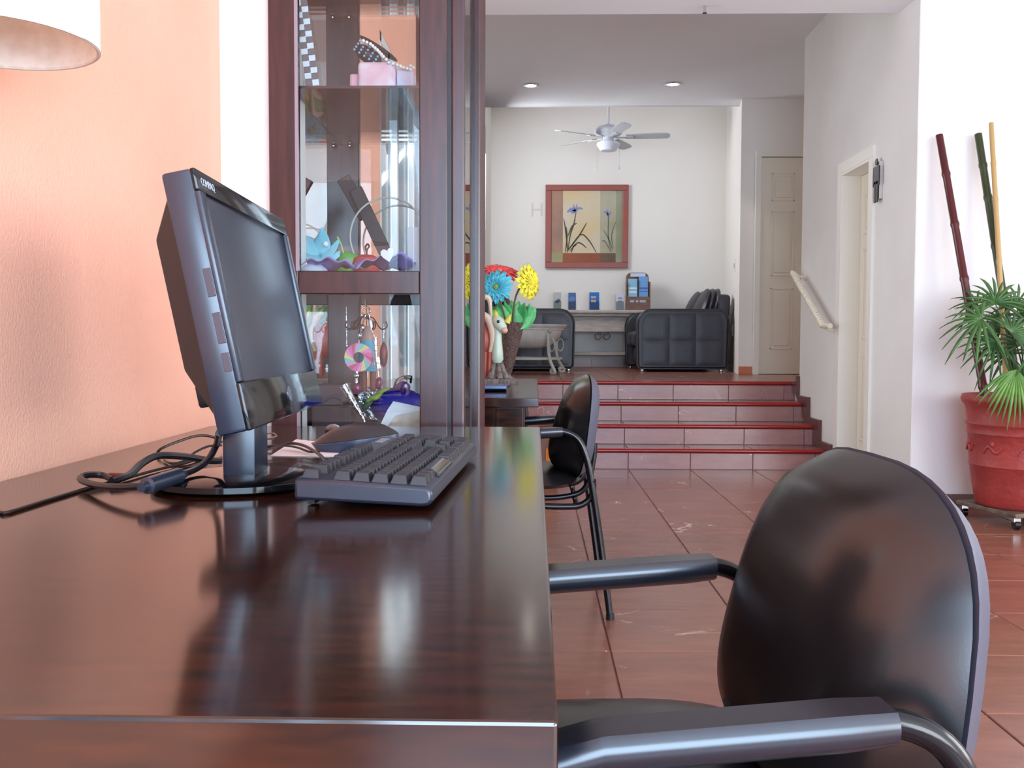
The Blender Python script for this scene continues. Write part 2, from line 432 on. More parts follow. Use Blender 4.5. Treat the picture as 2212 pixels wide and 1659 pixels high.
# doors -----------------------------------------------------------
def panel_door(name, W, H, place, casing=.06, depth=.035):
    """six-panel door in local XZ, hinge corner at origin, facing -Y"""
    r = thing(name, None, None, kind='structure')
    b = B(); b.bb(0, W, 0, .036, 0, H, bev=.002, seg=1); slab = b.obj('door_slab', M_door, r)
    mx = .11*W/.75; mw = (W-3*mx)/2
    for zs, ze in ((.115*H, .40*H), (.455*H, .755*H), (.80*H, .93*H)):
        for c in range(2):
            x0 = mx+c*(mw+mx)
            b = B(); 
            # recessed moulding frame and raised field
            for (a0, a1, c0, c1) in ((x0, x0+mw, zs, zs+.014), (x0, x0+mw, ze-.014, ze), (x0, x0+.014, zs, ze), (x0+mw-.014, x0+mw, zs, ze)):
                b.bb(a0, a1, -.006, .004, c0, c1, bev=.003, seg=1)
            b.bb(x0+.034, x0+mw-.034, -.007, .004, zs+.034, ze-.034, bev=.005, seg=1)
            b.obj('door_panel', M_door, r)
    place(r)
    return r
def pl(r):
    r.location = (at(1637, 700, Y=9.52).x, 9.513, ZP+.005)
d2 = panel_door('door_1', .80, 2.13, pl)
cx = at(1637, 700, Y=9.56).x
for (a, bb_, c, d) in ((cx-.055, cx-.002, ZP, ZP+2.141), (cx-.055, cx+.86, ZP+2.142, ZP+2.20), (cx+.802, cx+.86, ZP, ZP+2.141)):
    b = B(); b.bb(a, bb_, 9.49, 9.549, c, d); struct(b.obj('trim_2', M_trim))
def pl2(r):
    r.location = (XR+.12, DY1-.02, .01); r.rotation_euler = (0, 0, -pi/2)
panel_door('door_2', DY1-DY0-.04, DZ-.03, pl2)
cas = thing('trim_3', None, None, kind='structure')
for (y0, y1, z0, z1) in ((DY0-.06, DY0-.001, 0, DZ-.001), (DY1+.001, DY1+.065, .0, DZ-.001), (DY0-.06, DY1+.065, DZ, DZ+.07)):
    b = B(); b.bb(XR-.018, XR-.0005, y0, y1, z0, z1); b.obj('casing', M_trim, cas)
for (y0, y1, z0, z1) in ((DY0+.0005, DY0+.018, 0, DZ-.0185), (DY1-.018, DY1-.0005, 0, DZ-.0185), (DY0+.0005, DY1-.0005, DZ-.018, DZ-.0005)):
    b = B(); b.bb(XR-.017, XR+.234, y0, y1, z0, z1); b.obj('jamb', M_trim, cas)
wall('wall_washroom', M_white, (XR+.235, XR+.25, DY0, DY1, 0, DZ))

# windows in the left wall ----------------------------------------
def window(name, x, y0, y1, z0, z1, n, m=M_alu, fr=.05, dep=.09, handles=False):
    r = thing(name, None, None, kind='structure')
    for q in ((y0, y1, z0, z0+fr), (y0, y1, z1-fr, z1), (y0, y0+fr, z0, z1), (y1-fr, y1, z0, z1)):
        b = B(); b.bb(x-dep, x, *q, bev=.004, seg=1); b.obj('window_frame', m, r)
    for k in range(1, n):
        yc = y0+(y1-y0)*k/n
        for dy, dx in ((-.03, -.01), (.03, -.045)):
            b = B(); b.bb(x+dx-.035, x+dx, yc+dy-.028, yc+dy+.028, z0+fr, z1-fr, bev=.004, seg=1); b.obj('window_stile', m, r)
    b = B(); b.bb(x-.06, x-.055, y0+fr, y1-fr, z0+fr, z1-fr); b.obj('pane', M_pane, r)
    return r
window('window_1', XL+.0, 4.30, 6.30, .35, 2.32, 3)
window('window_2', -.565, 9.3, 10.72, 2.17, 3.30, 2, m=mat('dark_window_frame', (50, 38, 36), .4), fr=.04)
window('added_window', XL, -2.3, -.35, .9, 2.3, 2)  # unseen window, added with its lamp for the chair highlight
window('window_5', 5.52, .55, 3.45, .5, 2.48, 3)
for nm, a, c in (('window_3', -.60, 2.1), ('window_4', 2.55, 5.25)):
    r = thing(nm, None, None, kind='structure')
    for q in ((a, a+.05, .42, 2.48), (c-.05, c, .42, 2.48), (a, c, .42, .47), (a, c, 2.43, 2.48), ((a+c)/2-.03, (a+c)/2+.03, .42, 2.48)):
        b = B(); b.bb(q[0], q[1], -2.64, -2.56, q[2], q[3], bev=.004, seg=1); b.obj('window_frame', M_alu, r)
    b = B(); b.bb(a+.05, c-.05, -2.605, -2.60, .47, 2.43); b.obj('pane', M_pane, r)

# downlights -------------------------------------------------------
for n, (px, py, lab) in enumerate(((1147, 184, 'round recessed ceiling spotlight, the nearer to the wooden cabinet'), (1453, 181, 'round recessed ceiling spotlight, the nearer to the washroom wall'))):
    p = at(px, py, Z=3.32)
    r = thing('ceiling_spotlight', lab, 'ceiling light', p, 'recessed spotlights in the hall ceiling')
    b = B(); b.lathe([(.052, -.002), (.056, -.010), (.075, -.006), (.075, -.0005), (.052, -.0005)], p, 24); b.obj('trim_ring', M_chrome, r, smooth=True)
    b = B(); b.lathe([(0, -.008), (.046, -.008), (.052, -.002)], p, 20); b.obj('bulb', M_lamp, r, smooth=True)
    l = bpy.data.lights.new('spotlight_glow', 'SPOT'); l.energy = 14; l.spot_size = radians(95); l.color = (1, .93, .82); l.shadow_soft_size = .05
    lo = bpy.data.objects.new('spotlight_glow', l); COL.objects.link(lo); lo.location = (p.x, p.y, p.z-.03)
p = at(1516, 33, Z=2.83)
r = thing('ceiling_sprinkler', 'tiny sprinkler head hanging from the edge of the white ceiling', 'sprinkler', (p.x, 5.57, 2.85))
b = B(); b.cyl((p.x, 5.57, 2.85), (p.x, 5.57, 2.815), .008, seg=10); b.obj('stem', M_chrome, r)
b = B(); b.cyl((p.x, 5.57, 2.815), (p.x, 5.57, 2.810), .014, seg=10); b.obj('deflector', M_chrome, r)

# washroom sign ----------------------------------------------------
p = at(1891, 390, X=XR-.035)
r = thing('washroom_sign', 'black male figure washroom sign standing off the hall wall on clear acrylic', 'sign', (XR, p.y, p.z))
h = .27; zb = p.z-h/2
MS = mat('sign_black', (22, 24, 30), .35)
b = B(); y = p.y
def rrect(x0, x1, z0, z1, r, n=4):
    o = []
    for cx_, cz_, a0 in ((x1-r, z1-r, 0), (x0+r, z1-r, 90), (x0+r, z0+r, 180), (x1-r, z0+r, 270)):
        for k in range(n+1):
            a = radians(a0+90*k/n); o.append((cx_+r*cos(a), cz_+r*sin(a)))
    return o
U, V = (0, 1, 0), (0, 0, 1)
O = (XR-.030, y, zb)
b.cyl((XR-.033, y, zb+h-.022), (XR-.027, y, zb+h-.022), .021, seg=18)
b.prism(rrect(-.038, .038, .112, .222, .012), .006, O=O, U=U, V=V)
b.prism(rrect(-.052, -.040, .10, .218, .006), .006, O=O, U=U, V=V); b.prism(rrect(.040, .052, .10, .218, .006), .006, O=O, U=U, V=V)
b.prism(rrect(-.0525, .0525, .195, .222, .012), .0055, O=O, U=U, V=V)
b.prism(rrect(-.032, -.003, 0, .13, .01), .006, O=O, U=U, V=V); b.prism(rrect(.003, .032, 0, .13, .01), .006, O=O, U=U, V=V)
b.obj('figure', MS, r)
b = B(); b.bb(XR-.022, XR-.0005, y-.035, y+.035, zb+.02, zb+h-.02, bev=.003, seg=1)
b.obj('acrylic_block', mat('frosted_acrylic', (206, 198, 196), .2), r)

# handrail ----------------------------------------------------------
MR = mat('ivory_twisted_rail', (236, 226, 204), .4)
r = thing('stair_handrail', 'ivory twisted-rope handrail fixed to the wall above the tiled steps', 'handrail', (XR, 6.9, 1.1))
a = at(1713, 590, X=XR-.09); c = at(1778, 704, X=XR-.09)
b = B(); n = 26
b.tube([a+Vector((0, .02, .006)), a, c, c+Vector((0, -.03, 0)), Vector((XR-.09, c.y-.16, c.z-.002))], .019, seg=10, smooth=False)
d = (c-a)
for k in range(n):
    q = a+d*((k+.5)/n); b.ball(q, (.026, .016, .026), 10, 6, rot=Matrix.Rotation(radians(35), 3, 'X'))
b.obj('rail', MR, r, smooth=True)
for q in (a+Vector((0, -.02, 0)), c):
    b = B(); b.tube([q, q+Vector((.05, 0, -.03)), (XR-.002, q.y, q.z-.03)], .011, seg=8); b.cyl((XR-.008, q.y, q.z-.03), (XR, q.y, q.z-.03), .03, seg=14); b.obj('bracket', MR, r, smooth=True)

# ------------------------------------------------------------------ desks
ZD = .745; HD = ZD
def make_desk():
    r = thing('desk', 'long glossy dark wood desk holding the computer monitor, nearest the camera', 'desk', (0, 0, 0), 'matching dark wood desks')
    x0, x1, y0, y1 = XL+.004, .012, .455, 2.045
    b = B(); b.bb(x0, x1, y0, y1, ZD-.030, ZD, bev=.0022, seg=2); b.obj('desktop', M_desk, r)
    for yy in (y0+.020, y1-.020):
        b = B(); b.bb(x0+.02, x1-.045, yy-.010, yy+.010, 0.001, ZD-.03, bev=.002); pn = b.obj('side_panel', M_desk, r)
        for xx in (x0+.02, x1-.14):
            b = B(); b.bb(xx, xx+.09, yy-.014, yy+.014, .001, ZD-.031, bev=.003); b.obj('stile', M_desk, pn)
    b = B(); b.bb(x0+.02, x0+.04, y0+.06, y1-.06, .25, ZD-.031); b.obj('modesty_panel', M_desk, r)
    b = B(); b.bb(x1-.075, x1-.055, y0+.06, y1-.06, ZD-.085, ZD-.031); b.obj('apron', M_desk, r)
    return r
desk = make_desk()
desk2 = copy_tree(desk); desk2.location = (0.0, 2.63, 0)
desk2['label'] = 'second dark wood desk, beyond the glass cabinet, with flower vase and cat figures'

# ------------------------------------------------------------------ chairs (local: faces -X, centre of arms at y=0)
def pad_mesh(name, m, parent, W, H, zc, xf, thick_f, thick_b, lean, curve, p=2.6, low=.0, wrap=0):
    """soft oval pad: outline superellipse in YZ"""
    b = B(); nr, na = 9, 44
    def P(r, t, s):
        ct, st = cos(t), sin(t)
        yy = W/2*abs(ct)**(2/p)*(1 if ct >= 0 else -1)*r
        zz = H/2*abs(st)**(2/p)*(1 if st >= 0 else -1)*r
        yy *= (1-low*(zz/H))
        prof = (1-r**3.4)**.5 if r < 1 else 0
        if s < 0: prof *= 1-.30*(2*zz/H)
        x = xf + curve*(2*yy/W)**2 + lean*zz + (-thick_f*prof if s < 0 else thick_b*prof) - wrap*(2*zz/H)**2*-1
        return Vector((x, yy, zc+zz))
    cf = b.bm.verts.new(P(0, 0, -1)); cb = b.bm.verts.new(P(0, 0, 1))
    F = [[b.bm.verts.new(P(k/nr, 2*pi*i/na, -1)) for i in range(na)] for k in range(1, nr)]
    Bk = [[b.bm.verts.new(P(k/nr, 2*pi*i/na, 1)) for i in range(na)] for k in range(1, nr)]
    E = [b.bm.verts.new(P(1, 2*pi*i/na, 0)) for i in range(na)]
    for L_, c in ((F, cf), (Bk, cb)):
        L2 = L_+[E]
        for i in range(na):
            j = (i+1) % na
            b.bm.faces.new((c, L2[0][i], L2[0][j]))
            for k in range(len(L2)-1): b.bm.faces.new((L2[k][i], L2[k][j], L2[k+1][j], L2[k+1][i]))
    return b.obj(name, m, parent, smooth=True)

def make_chair():
    r = thing('office_chair', 'black vinyl armchair with tubular arms pulled up to the nearest desk', 'chair', (0, 0, 0), 'black tubular desk chairs')
    AZ, AH = .612, .260
    bk = pad_mesh('backrest', M_vinyl, r, .448, .352, .635, .322, .096, .010, .12, .012, p=3.0, low=.08)
    pad_mesh('back_shell', M_shell, r, .450, .362, .632, .326, .002, .046, .12, .012, p=3.1, low=.06)
    # seat
    b = B(); nr, na = 8, 40
    def P(q, t, s):
        ct, st = cos(t), sin(t); pw = 2/3.0
        xx = .235*abs(ct)**pw*(1 if ct >= 0 else -1)*q; yy = .235*abs(st)**pw*(1 if st >= 0 else -1)*q
        pr = (1-q**4)**.5 if q < 1 else 0
        return Vector((.085+xx, yy*1.04, .446+(.04*pr if s > 0 else -.025*pr)))
    c1 = b.bm.verts.new(P(0, 0, 1)); c2 = b.bm.verts.new(P(0, 0, -1))
    F = [[b.bm.verts.new(P(k/nr, 2*pi*i/na, 1)) for i in range(na)] for k in range(1, nr)]
    G = [[b.bm.verts.new(P(k/nr, 2*pi*i/na, -1)) for i in range(na)] for k in range(1, nr)]
    E = [b.bm.verts.new(P(1, 2*pi*i/na, 0)) for i in range(na)]
    for L_, c in ((F, c1), (G, c2)):
        L2 = L_+[E]
        for i in range(na):
            j = (i+1) % na; b.bm.faces.new((c, L2[0][i], L2[0][j]))
            for k in range(len(L2)-1): b.bm.faces.new((L2[k][i], L2[k][j], L2[k+1][j], L2[k+1][i]))
    b.obj('seat', M_vinyl, r, smooth=True)
    for s in (-1, 1):
        y = s*AH
        b = B()
        b.tube([(-.17, y*1.0, .010), (-.135, y, .20), (-.095, y, .42), (-.06, y, .555), (-.02, y, AZ-.006), (.03, y, AZ)], .0115, seg=12)
        b.obj('front_leg', M_tube, r, smooth=True)
        b = B()
        b.tube([(.20, y, AZ+.015), (.255, y, AZ+.018), (.300, y, AZ-.006), (.328, y, AZ-.065), (.346, y, AZ-.15), (.372, y, .30), (.412, y, .010)], .0115, seg=12)
        b.obj('rear_leg', M_tube, r, smooth=True)
        for fx, nm in ((-.17, 'foot'), (.412, 'foot')):
            b = B(); b.cyl((fx, y, .001), (fx, y, .022), .014, seg=12); b.obj('foot_cap', M_black, r, smooth=True)
        # armrest sleeve: rounded flat section along X
        b = B(); prof = []
        n = 9
        ring = [(.026*cos(a)*(1.0), .021*sin(a) if sin(a) < 0 else .014*min(1, sin(a)*1.5)) for a in [2*pi*k/16 for k in range(16)]]
        prev = None
        for k in range(n):
            t = k/(n-1); x = -.055+.305*t
            z = AZ+.020*t + (-.03*((.25-t)/.25)**2 if t < .25 else 0)
            sc = 1 if 0 < k < n-1 else .9
            cur = [b.bm.verts.new(Vector((x, y+u*sc, z+v*sc))) for u, v in ring]
            if prev:
                for i in range(16): b.bm.faces.new((prev[i], prev[(i+1) % 16], cur[(i+1) % 16], cur[i]))
            else: b.bm.faces.new(cur)
            prev = cur
        b.bm.faces.new(prev[::-1])
        b.obj('armrest', M_pad, r, smooth=True)
        # side rail of the seat frame with its rear bend
        b = B(); yi = s*(AH-.012)
        b.tube([(-.10, yi, .388), (.10, yi, .383), (.25, yi, .378), (.315, yi, .385), (.350, yi, .42), (.352, y, .47)], .0105, seg=10)
        b.obj('seat_rail', M_tube, r, smooth=True)
        b = B(); yb = s*.13
        b.tube([(.13, yb, .392), (.22, yb, .388), (.31, yb, .405), (.345, yb, .45), (.362, yb, .53), (.365, yb, .58)], .0095, seg=10)
        b.obj('back_bracket', M_tube, r, smooth=True)
    for x_, z_ in ((.30, .378), (-.09, .388)):
        b = B(); b.cyl((x_, -AH+.01, z_), (x_, AH-.01, z_), .010, seg=10); b.obj('crossbar', M_tube, r, smooth=True)
    return r
chair = make_chair()
chair2 = copy_tree(chair)
chair.location = (.010, .985, 0); chair.rotation_euler = (0, 0, radians(4.5))
chair2.location = (-.158, 3.405, 0)
chair2['label'] = 'black vinyl armchair with tubular arms at the second desk, nearer the steps'

# ------------------------------------------------------------------ monitor
def make_monitor():
    r = thing('computer_monitor', 'black flat-screen computer monitor on round base, switched off, facing the near chair', 'monitor', (0, 0, 0))
    TL = radians(11.6); PW, PH, PT = .435, .280, .034
    Rm = Matrix.Rotation(-TL, 3, 'Y')        # top leans to -X
    O = Vector((.041, 0, .227))
    def L(x, y, z): return O + Rm @ Vector((x, y, z))
    def box(b, x0, x1, y0, y1, z0, z1, bev=0): b.box(O+Rm@Vector(((x0+x1)/2, (y0+y1)/2, (z0+z1)/2)), (x1-x0, y1-y0, z1-z0), rot=Rm, bev=bev)
    w, h = PW/2, PH/2
    b = B(); box(b, -.036, -.004, -w, w, -h, h, .004); b.obj('casing', M_bluebk, r, smooth=True)
    bz, bt = .020, .052
    b = B()
    box(b, -.006, .0, -w, w, h-bz-.004, h, .002); b.obj('top_bezel', M_blackg, r, smooth=True)
    b = B(); box(b, -.006, .0, -w, w, -h, -h+bt, .002); b.obj('bottom_bezel', M_blackg, r, smooth=True)
    for y_a, y_b in ((-w, -w+bz), (w-bz, w)):
        b = B(); box(b, -.006, .001, y_a, y_b, -h+bt, h-bz-.004, .002); b.obj('side_bezel', M_bluebk, r, smooth=True)
    b = B(); box(b, -.010, -.0045, -w+bz, w-bz, -h+bt, h-bz-.003); b.obj('screen', M_screen, r)
    # rear hump
    b = B()
    o1 = [(-w+.006, -h+.015), (w-.006, -h+.015), (w-.006, h-.02), (-w+.006, h-.02)]
    o2 = [(-w+.055, -h+.075), (w-.055, -h+.075), (w-.055, h-.055), (-w+.055, h-.055)]
    va = [b.bm.verts.new(L(-.034, y, z)) for y, z in o1]; vb = [b.bm.verts.new(L(-.072, y, z)) for y, z in o2]
    b.bm.faces.new(va); b.bm.faces.new(vb[::-1])
    for i in range(4): b.bm.faces.new((va[i], va[(i+1) % 4], vb[(i+1) % 4], vb[i]))
    b.obj('back_cover', mat('monitor_back', (34, 24, 26), .5), r, bevel=.003)
    # side buttons on the near edge
    for z0, z1 in ((.005, .035), (-.045, -.012), (-.075, -.055)):
        b = B(); box(b, -.014, -.006, -w-.0015, -w+.001, z0, z1, .0005); b.obj('side_button', mat('monitor_button', (70, 58, 66), .3), r)
    # neck and base
    b = B(); b.box((.008, 0, .062), (.042, .070, .115), bev=.006)
    nk = b.obj('neck', M_bluebk, r, smooth=True)
    b = B(); b.box((-.004, 0, .122), (.075, .090, .03), rot=Matrix.Rotation(-TL, 3, 'Y'), bev=.004); b.obj('hinge', M_black, nk, smooth=True)
    b = B(); b.lathe([(0, .0005), (.100, .0005), (.108, .004), (.108, .011), (.102, .0145), (.05, .0165), (0, .0175)], (0, 0, 0), 56); b.obj('base', M_blackg, r, smooth=True)
    # writing
    def text(s_, size, y, z, name):
        cu = bpy.data.curves.new(name, 'FONT'); cu.body = s_; cu.size = size; cu.extrude = .0002; cu.align_x = 'LEFT'
        t = bpy.data.objects.new(name, cu); COL.objects.link(t); t.parent = r
        Mx = Matrix((Rm@Vector((0, 1, 0)), Rm@Vector((0, 0, 1)), Rm@Vector((1, 0, 0)))).transposed().to_4x4()
        Mx.translation = L(.0006, y, z); t.matrix_local = Mx; cu.materials.append(mat('monitor_lettering', (190, 195, 205), .4)); return to_mesh(t)
    text('COMPAQ', .0115, -w+.012, h-.017, 'lettering')
    lg = B()
    for k in range(3): pass
    c = L(.0004, .0, -h+.026)
    lg.cyl(L(.0002, 0, -h+.027), L(.0010, 0, -h+.027), .010, seg=24); lg.obj('round_emblem', mat('monitor_emblem', (120, 124, 136), .3, metal=.6), r)
    text('Q', .014, -.005, -h+.022, 'emblem_letter')
    return r
mon = make_monitor()
mon.location = (-.378, 1.205, ZD+.0005); mon.rotation_euler = (0, 0, .049)

# ------------------------------------------------------------------ keyboard
def make_keyboard():
    # local: long axis Y (near end = -Y), rows across X (+X = user side)
    r = thing('computer_keyboard', 'black computer keyboard lying on the nearest desk beside the monitor base', 'keyboard', (0, 0, 0))
    Lh, D = .228, .092
    tilt = radians(2.4)
    Rk = Matrix.Rotation(tilt, 3, 'Y')   # raises -X side
    def W(x, y, z): return Rk @ Vector((x-D, y, z)) + Vector((D, 0, 0))
    b = B()
    prof = [(-D, .002), (.050, .002), (.059, .004), (.061, .010), (.060, .018), (.056, .024), (-D, .026)]
    nseg = 20; prev = None
    va = [b.bm.verts.new(W(x, -Lh, z)) for x, z in prof]; vb = [b.bm.verts.new(W(x, Lh, z)) for x, z in prof]
    b.bm.faces.new(va); b.bm.faces.new(vb[::-1])
    for i in range(len(prof)): b.bm.faces.new((va[i], va[(i+1) % len(prof)], vb[(i+1) % len(prof)], vb[i]))
    b.obj('keyboard_case', M_bluebk, r, bevel=.004, smooth=True)
    u = .0190
    cache = {}
    def key(x, y, w_=1.0, h_=1.1):
        k = (w_, h_)
        if k not in cache:
            b = B(); hw, hh = w_*u/2-.0008, h_*u/2-.0008; t = .0034
            lo = [(-hh, -hw), (hh, -hw), (hh, hw), (-hh, hw)]; hi = [(-hh+t, -hw+t), (hh-t*.7, -hw+t), (hh-t*.7, hw-t), (-hh+t, hw-t)]
            A = [b.bm.verts.new((p[0], p[1], 0)) for p in lo]; C = [b.bm.verts.new((p[0], p[1], .0100)) for p in hi]
            b.bm.faces.new(A[::-1]); b.bm.faces.new(C)
            for i in range(4): b.bm.faces.new((A[i], A[(i+1) % 4], C[(i+1) % 4], C[i]))
            bmesh.ops.bevel(b.bm, geom=[e for e in b.bm.edges if any(v.co.z > .001 for v in e.verts)], offset=.0007, segments=1, affect='EDGES')
            o = b.obj('key', M_key, r); cache[k] = o
        else:
            o = cache[k].copy(); COL.objects.link(o)
        o.location = W(x, y, .0252-.001*(x+D)/D*1.0); o.rotation_euler = (0, tilt, 0)
    ys = -Lh+.008
    def row(x, ws, y=None):
        y = ys if y is None else y
        for w_ in ws:
            if w_ > 0: key(x, y+w_*u/2, w_)
            y += abs(w_)*u
    xr = [-.0770, -.0420, -.0205, .0005, .0215, .0430]
    row(xr[0], [1, -1, 1, 1, 1, 1, -.5, 1, 1, 1, 1, -.5, 1, 1, 1, 1])
    row(xr[1], [1]*13+[2]); row(xr[2], [1.5]+[1]*12+[1.5]); row(xr[3], [1.75]+[1]*11+[2.25])
    row(xr[4], [2.25]+[1]*10+[2.75]); row(xr[5], [1.25, 1.25, 1.25])
    row(xr[5], [1.25, 1.25, 1.25, 1.25], ys+10*u)
    # wide glossy space bar
    b = B(); y0, y1 = ys+3.8*u, ys+9.95*u
    pr = [(-.0085, .0), (.013, -.001), (.0135, .002), (.006, .0075), (-.007, .0085)]
    A = [b.bm.verts.new(W(xr[5]+x, y0, .0238+z)) for x, z in pr]; C = [b.bm.verts.new(W(xr[5]+x, y1, .0238+z)) for x, z in pr]
    b.bm.faces.new(A); b.bm.faces.new(C[::-1])
    for i in range(5): b.bm.faces.new((A[i], A[(i+1) % 5], C[(i+1) % 5], C[i]))
    b.obj('space_bar', M_blackg, r, bevel=.0012, smooth=True)
    yn = ys+15.4*u
    row(xr[1], [1, 1, 1], yn); row(xr[2], [1, 1, 1], yn); row(xr[4], [-1, 1], yn); row(xr[5], [1, 1, 1], yn)
    yp = ys+18.8*u
    row(xr[1], [1, 1, 1, 1], yp); row(xr[2], [1, 1, 1], yp); row(xr[3], [1, 1, 1], yp); row(xr[4], [1, 1, 1], yp); row(xr[5], [2, 1], yp)
    key((xr[2]+xr[3])/2, yp+3.5*u, 1, 2.15); key((xr[4]+xr[5])/2, yp+3.5*u, 1, 2.15)
    # printed status window and feet
    b = B(); b.box(W(xr[0], yp+2*u, .0262), (.012, .05, .001), rot=Rk); b.obj('status_lights', mat('grey_print', (150, 150, 156), .4), r)
    for s in (-1, 1):
        b = B(); b.box((-D+.012, s*.19, .008), (.008, .02, .015)); b.obj('flip_foot', M_black, r)
    return r
kb = make_keyboard()
kb.location = (-.162, 1.252, ZD+.001); kb.rotation_euler = (0, 0, radians(-2.5))

# ------------------------------------------------------------------ mouse, paper, cables
pm = at(768, 975, Z=ZD)
r = thing('computer_mouse', 'black computer mouse with blue-grey sides lying on a white paper', 'mouse', (pm.x, pm.y, ZD+.0012))
def msurf(b, zlo, zhi, sc=1.0, n=14, m=26):
    # humped body, nose to -X
    g = []
    for i in range(n+1):
        v = i/n
        ring = []
        for k in range(m):
            a = 2*pi*k/m
            x = .062*cos(a); y = .031*sin(a)*(1+.08*cos(2*a))
            ring.append((x, y))
        g.append(ring)
    return g
b = B(); m_ = 30; n_ = 10; rings = []
def mtop(x, y):
    e = (x/.063)**2+(y/.032)**2
    return .040*max(0, 1-e)**.45*(1-.30*(( -x)/.063)*(1 if x < 0 else .2))
lowr = []
for k in range(m_):
    a = 2*pi*k/m_; lowr.append((.063*cos(a)*.97, .032*sin(a)*.97))
rr = [[b.bm.verts.new(Vector((pm.x+x*.90, pm.y+y*.90, ZD+.0012))) for x, y in lowr], [b.bm.verts.new(Vector((pm.x+x*1.03, pm.y+y*1.03, ZD+.012))) for x, y in lowr],
      [b.bm.verts.new(Vector((pm.x+x*1.0, pm.y+y*1.0, ZD+.0185+.008*(x/.063)))) for x, y in lowr]]
for A, C in zip(rr, rr[1:]):
    for k in range(m_): b.bm.faces.new((A[k], A[(k+1) % m_], C[(k+1) % m_], C[k]))
b.bm.faces.new(rr[0][::-1]); b.bm.faces.new(rr[-1])
b.obj('mouse_side', mat('mouse_side_blue', (52, 62, 84), .3), r, smooth=True)
b = B(); rings = []
for i in range(9):
    q = 1-i/8; rings.append([b.bm.verts.new(Vector((pm.x+x*q*1.0+.004*(1-q), pm.y+y*q, ZD+.0190+.008*(x*q/.063)+.022*(1-q**2.4)))) for x, y in lowr] if q > 0 else [b.bm.verts.new(Vector((pm.x+.004, pm.y, ZD+.0410)))])
for A, C in zip(rings, rings[1:]):
    for k in range(m_):
        if len(C) == 1: b.bm.faces.new((A[k], A[(k+1) % m_], C[0]))
        else: b.bm.faces.new((A[k], A[(k+1) % m_], C[(k+1) % m_], C[k]))
b.obj('mouse_shell', mat('mouse_top', (46, 42, 44), .32), r, smooth=True)
b = B(); b.cyl((pm.x-.032, pm.y-.004, ZD+.028), (pm.x-.032, pm.y+.004, ZD+.028), .011, seg=18); b.obj('scroll_wheel', M_chrome, r, smooth=True)
r.scale = (1.18, 1.18, 1.18)
q1 = [at(585, 985, Z=ZD), at(725, 988, Z=ZD), at(748, 962, Z=ZD), at(640, 950, Z=ZD)]
b = B(); cc = sum(q1, Vector())/4
vs = [b.bm.verts.new((p.x, p.y, ZD+.0011)) for p in q1]; vt = [b.bm.verts.new((p.x, p.y, ZD+.0003)) for p in q1]
b.bm.faces.new(vs); b.bm.faces.new(vt[::-1])
for i in range(4): b.bm.faces.new((vs[i], vs[(i+1) % 4], vt[(i+1) % 4], vt[i]))
tag(b.obj('sheet_of_paper', mat('white_paper', (238, 232, 232), .7), loc=(cc.x, cc.y, ZD)), 'white sheet of paper lying under the computer mouse', 'paper')

def cable(name, label, pts, rad, m=None, ends=None, cat='cable'):
    P = [at(px, py, Z=ZD+h) for px, py, h in pts]
    b = B(); b.tube(P, rad, seg=8)
    return tag(b.obj(name, m or M_black, loc=(P[0].x, P[0].y, ZD), smooth=True), label, cat), P
MC = mat('black_cable', (26, 24, 27), .3); MCb = mat('brown_black_cable', (40, 24, 22), .35)
t = thing('monitor_cable', 'thick black monitor cable with ferrite lump, looping on the desk left of the stand', 'cable', (at(320, 1045, Z=ZD).x, at(320, 1045, Z=ZD).y, ZD))
def cab(parent, name, pts, rad, m=MC):
    b = B(); b.tube([at(px, py, Z=ZD+h) for px, py, h in pts], rad, seg=8); return b.obj(name, m, parent, smooth=True)
cab(t, 'cord', [(473, 935, .075), (468, 960, .05), (450, 992, .032), (425, 1012, .024), (395, 1024, .022), (350, 1040, .020), (305, 1050, .018), (250, 1052, .014), (200, 1046, .010), (173, 1034, .010), (190, 1026, .012), (222, 1027, .010), (242, 1036, .007)], .0043)
b = B(); a_, c_ = at(318, 1049, Z=ZD+.020), at(385, 1028, Z=ZD+.0225)
b.tube([a_-(c_-a_)*.18, a_-(c_-a_)*.02, a_, c_, c_+(c_-a_)*.02, c_+(c_-a_)*.2], [.0055, .0055, .0098, .0098, .0065, .005], seg=14, smooth=False)
b.obj('ferrite_core', M_bluebk, t, smooth=True)
t2 = thing('power_cable', 'black power cable arching from the loop to the back of the monitor stand', 'cable', (at(330, 1000, Z=ZD).x, at(330, 1000, Z=ZD).y, ZD))
cab(t2, 'cord', [(242, 1040, .006), (262, 1033, .008), (282, 1024, .010), (305, 1002, .018), (335, 986, .024), (370, 984, .022), (410, 988, .015), (445, 994, .008), (480, 996, .006)], .0052)
b = B(); b.cyl(at(238, 1030, Z=ZD+.007), at(268, 1031, Z=ZD+.008), .0055, seg=10); b.obj('plug_tip', mat('dark_red_plug', (92, 26, 26), .35), t2, smooth=True)
o, _ = cable('thin_cable', 'thin dark cable running along the desk to the near left edge', [(-40, 1112, .002), (0, 1107, .002), (20, 1106, .002), (110, 1078, .002), (205, 1050, .002), (262, 1036, .003), (330, 1017, .003), (400, 1000, .003), (430, 990, .003)], .0021, MCb)
o, _ = cable('audio_cable', 'thin black cable arching highest between the wall and the monitor', [(338, 981, .002), (350, 968, .012), (395, 950, .022), (430, 941, .026), (460, 944, .022), (480, 956, .012)], .0022, MCb)
o, _ = cable('coiled_cable', 'thin black cable with a wire tie curled behind the thick cables', [(355, 994, .003), (372, 1001, .003), (400, 995, .004), (420, 978, .010), (450, 964, .014), (478, 962, .012)], .0019, MCb)
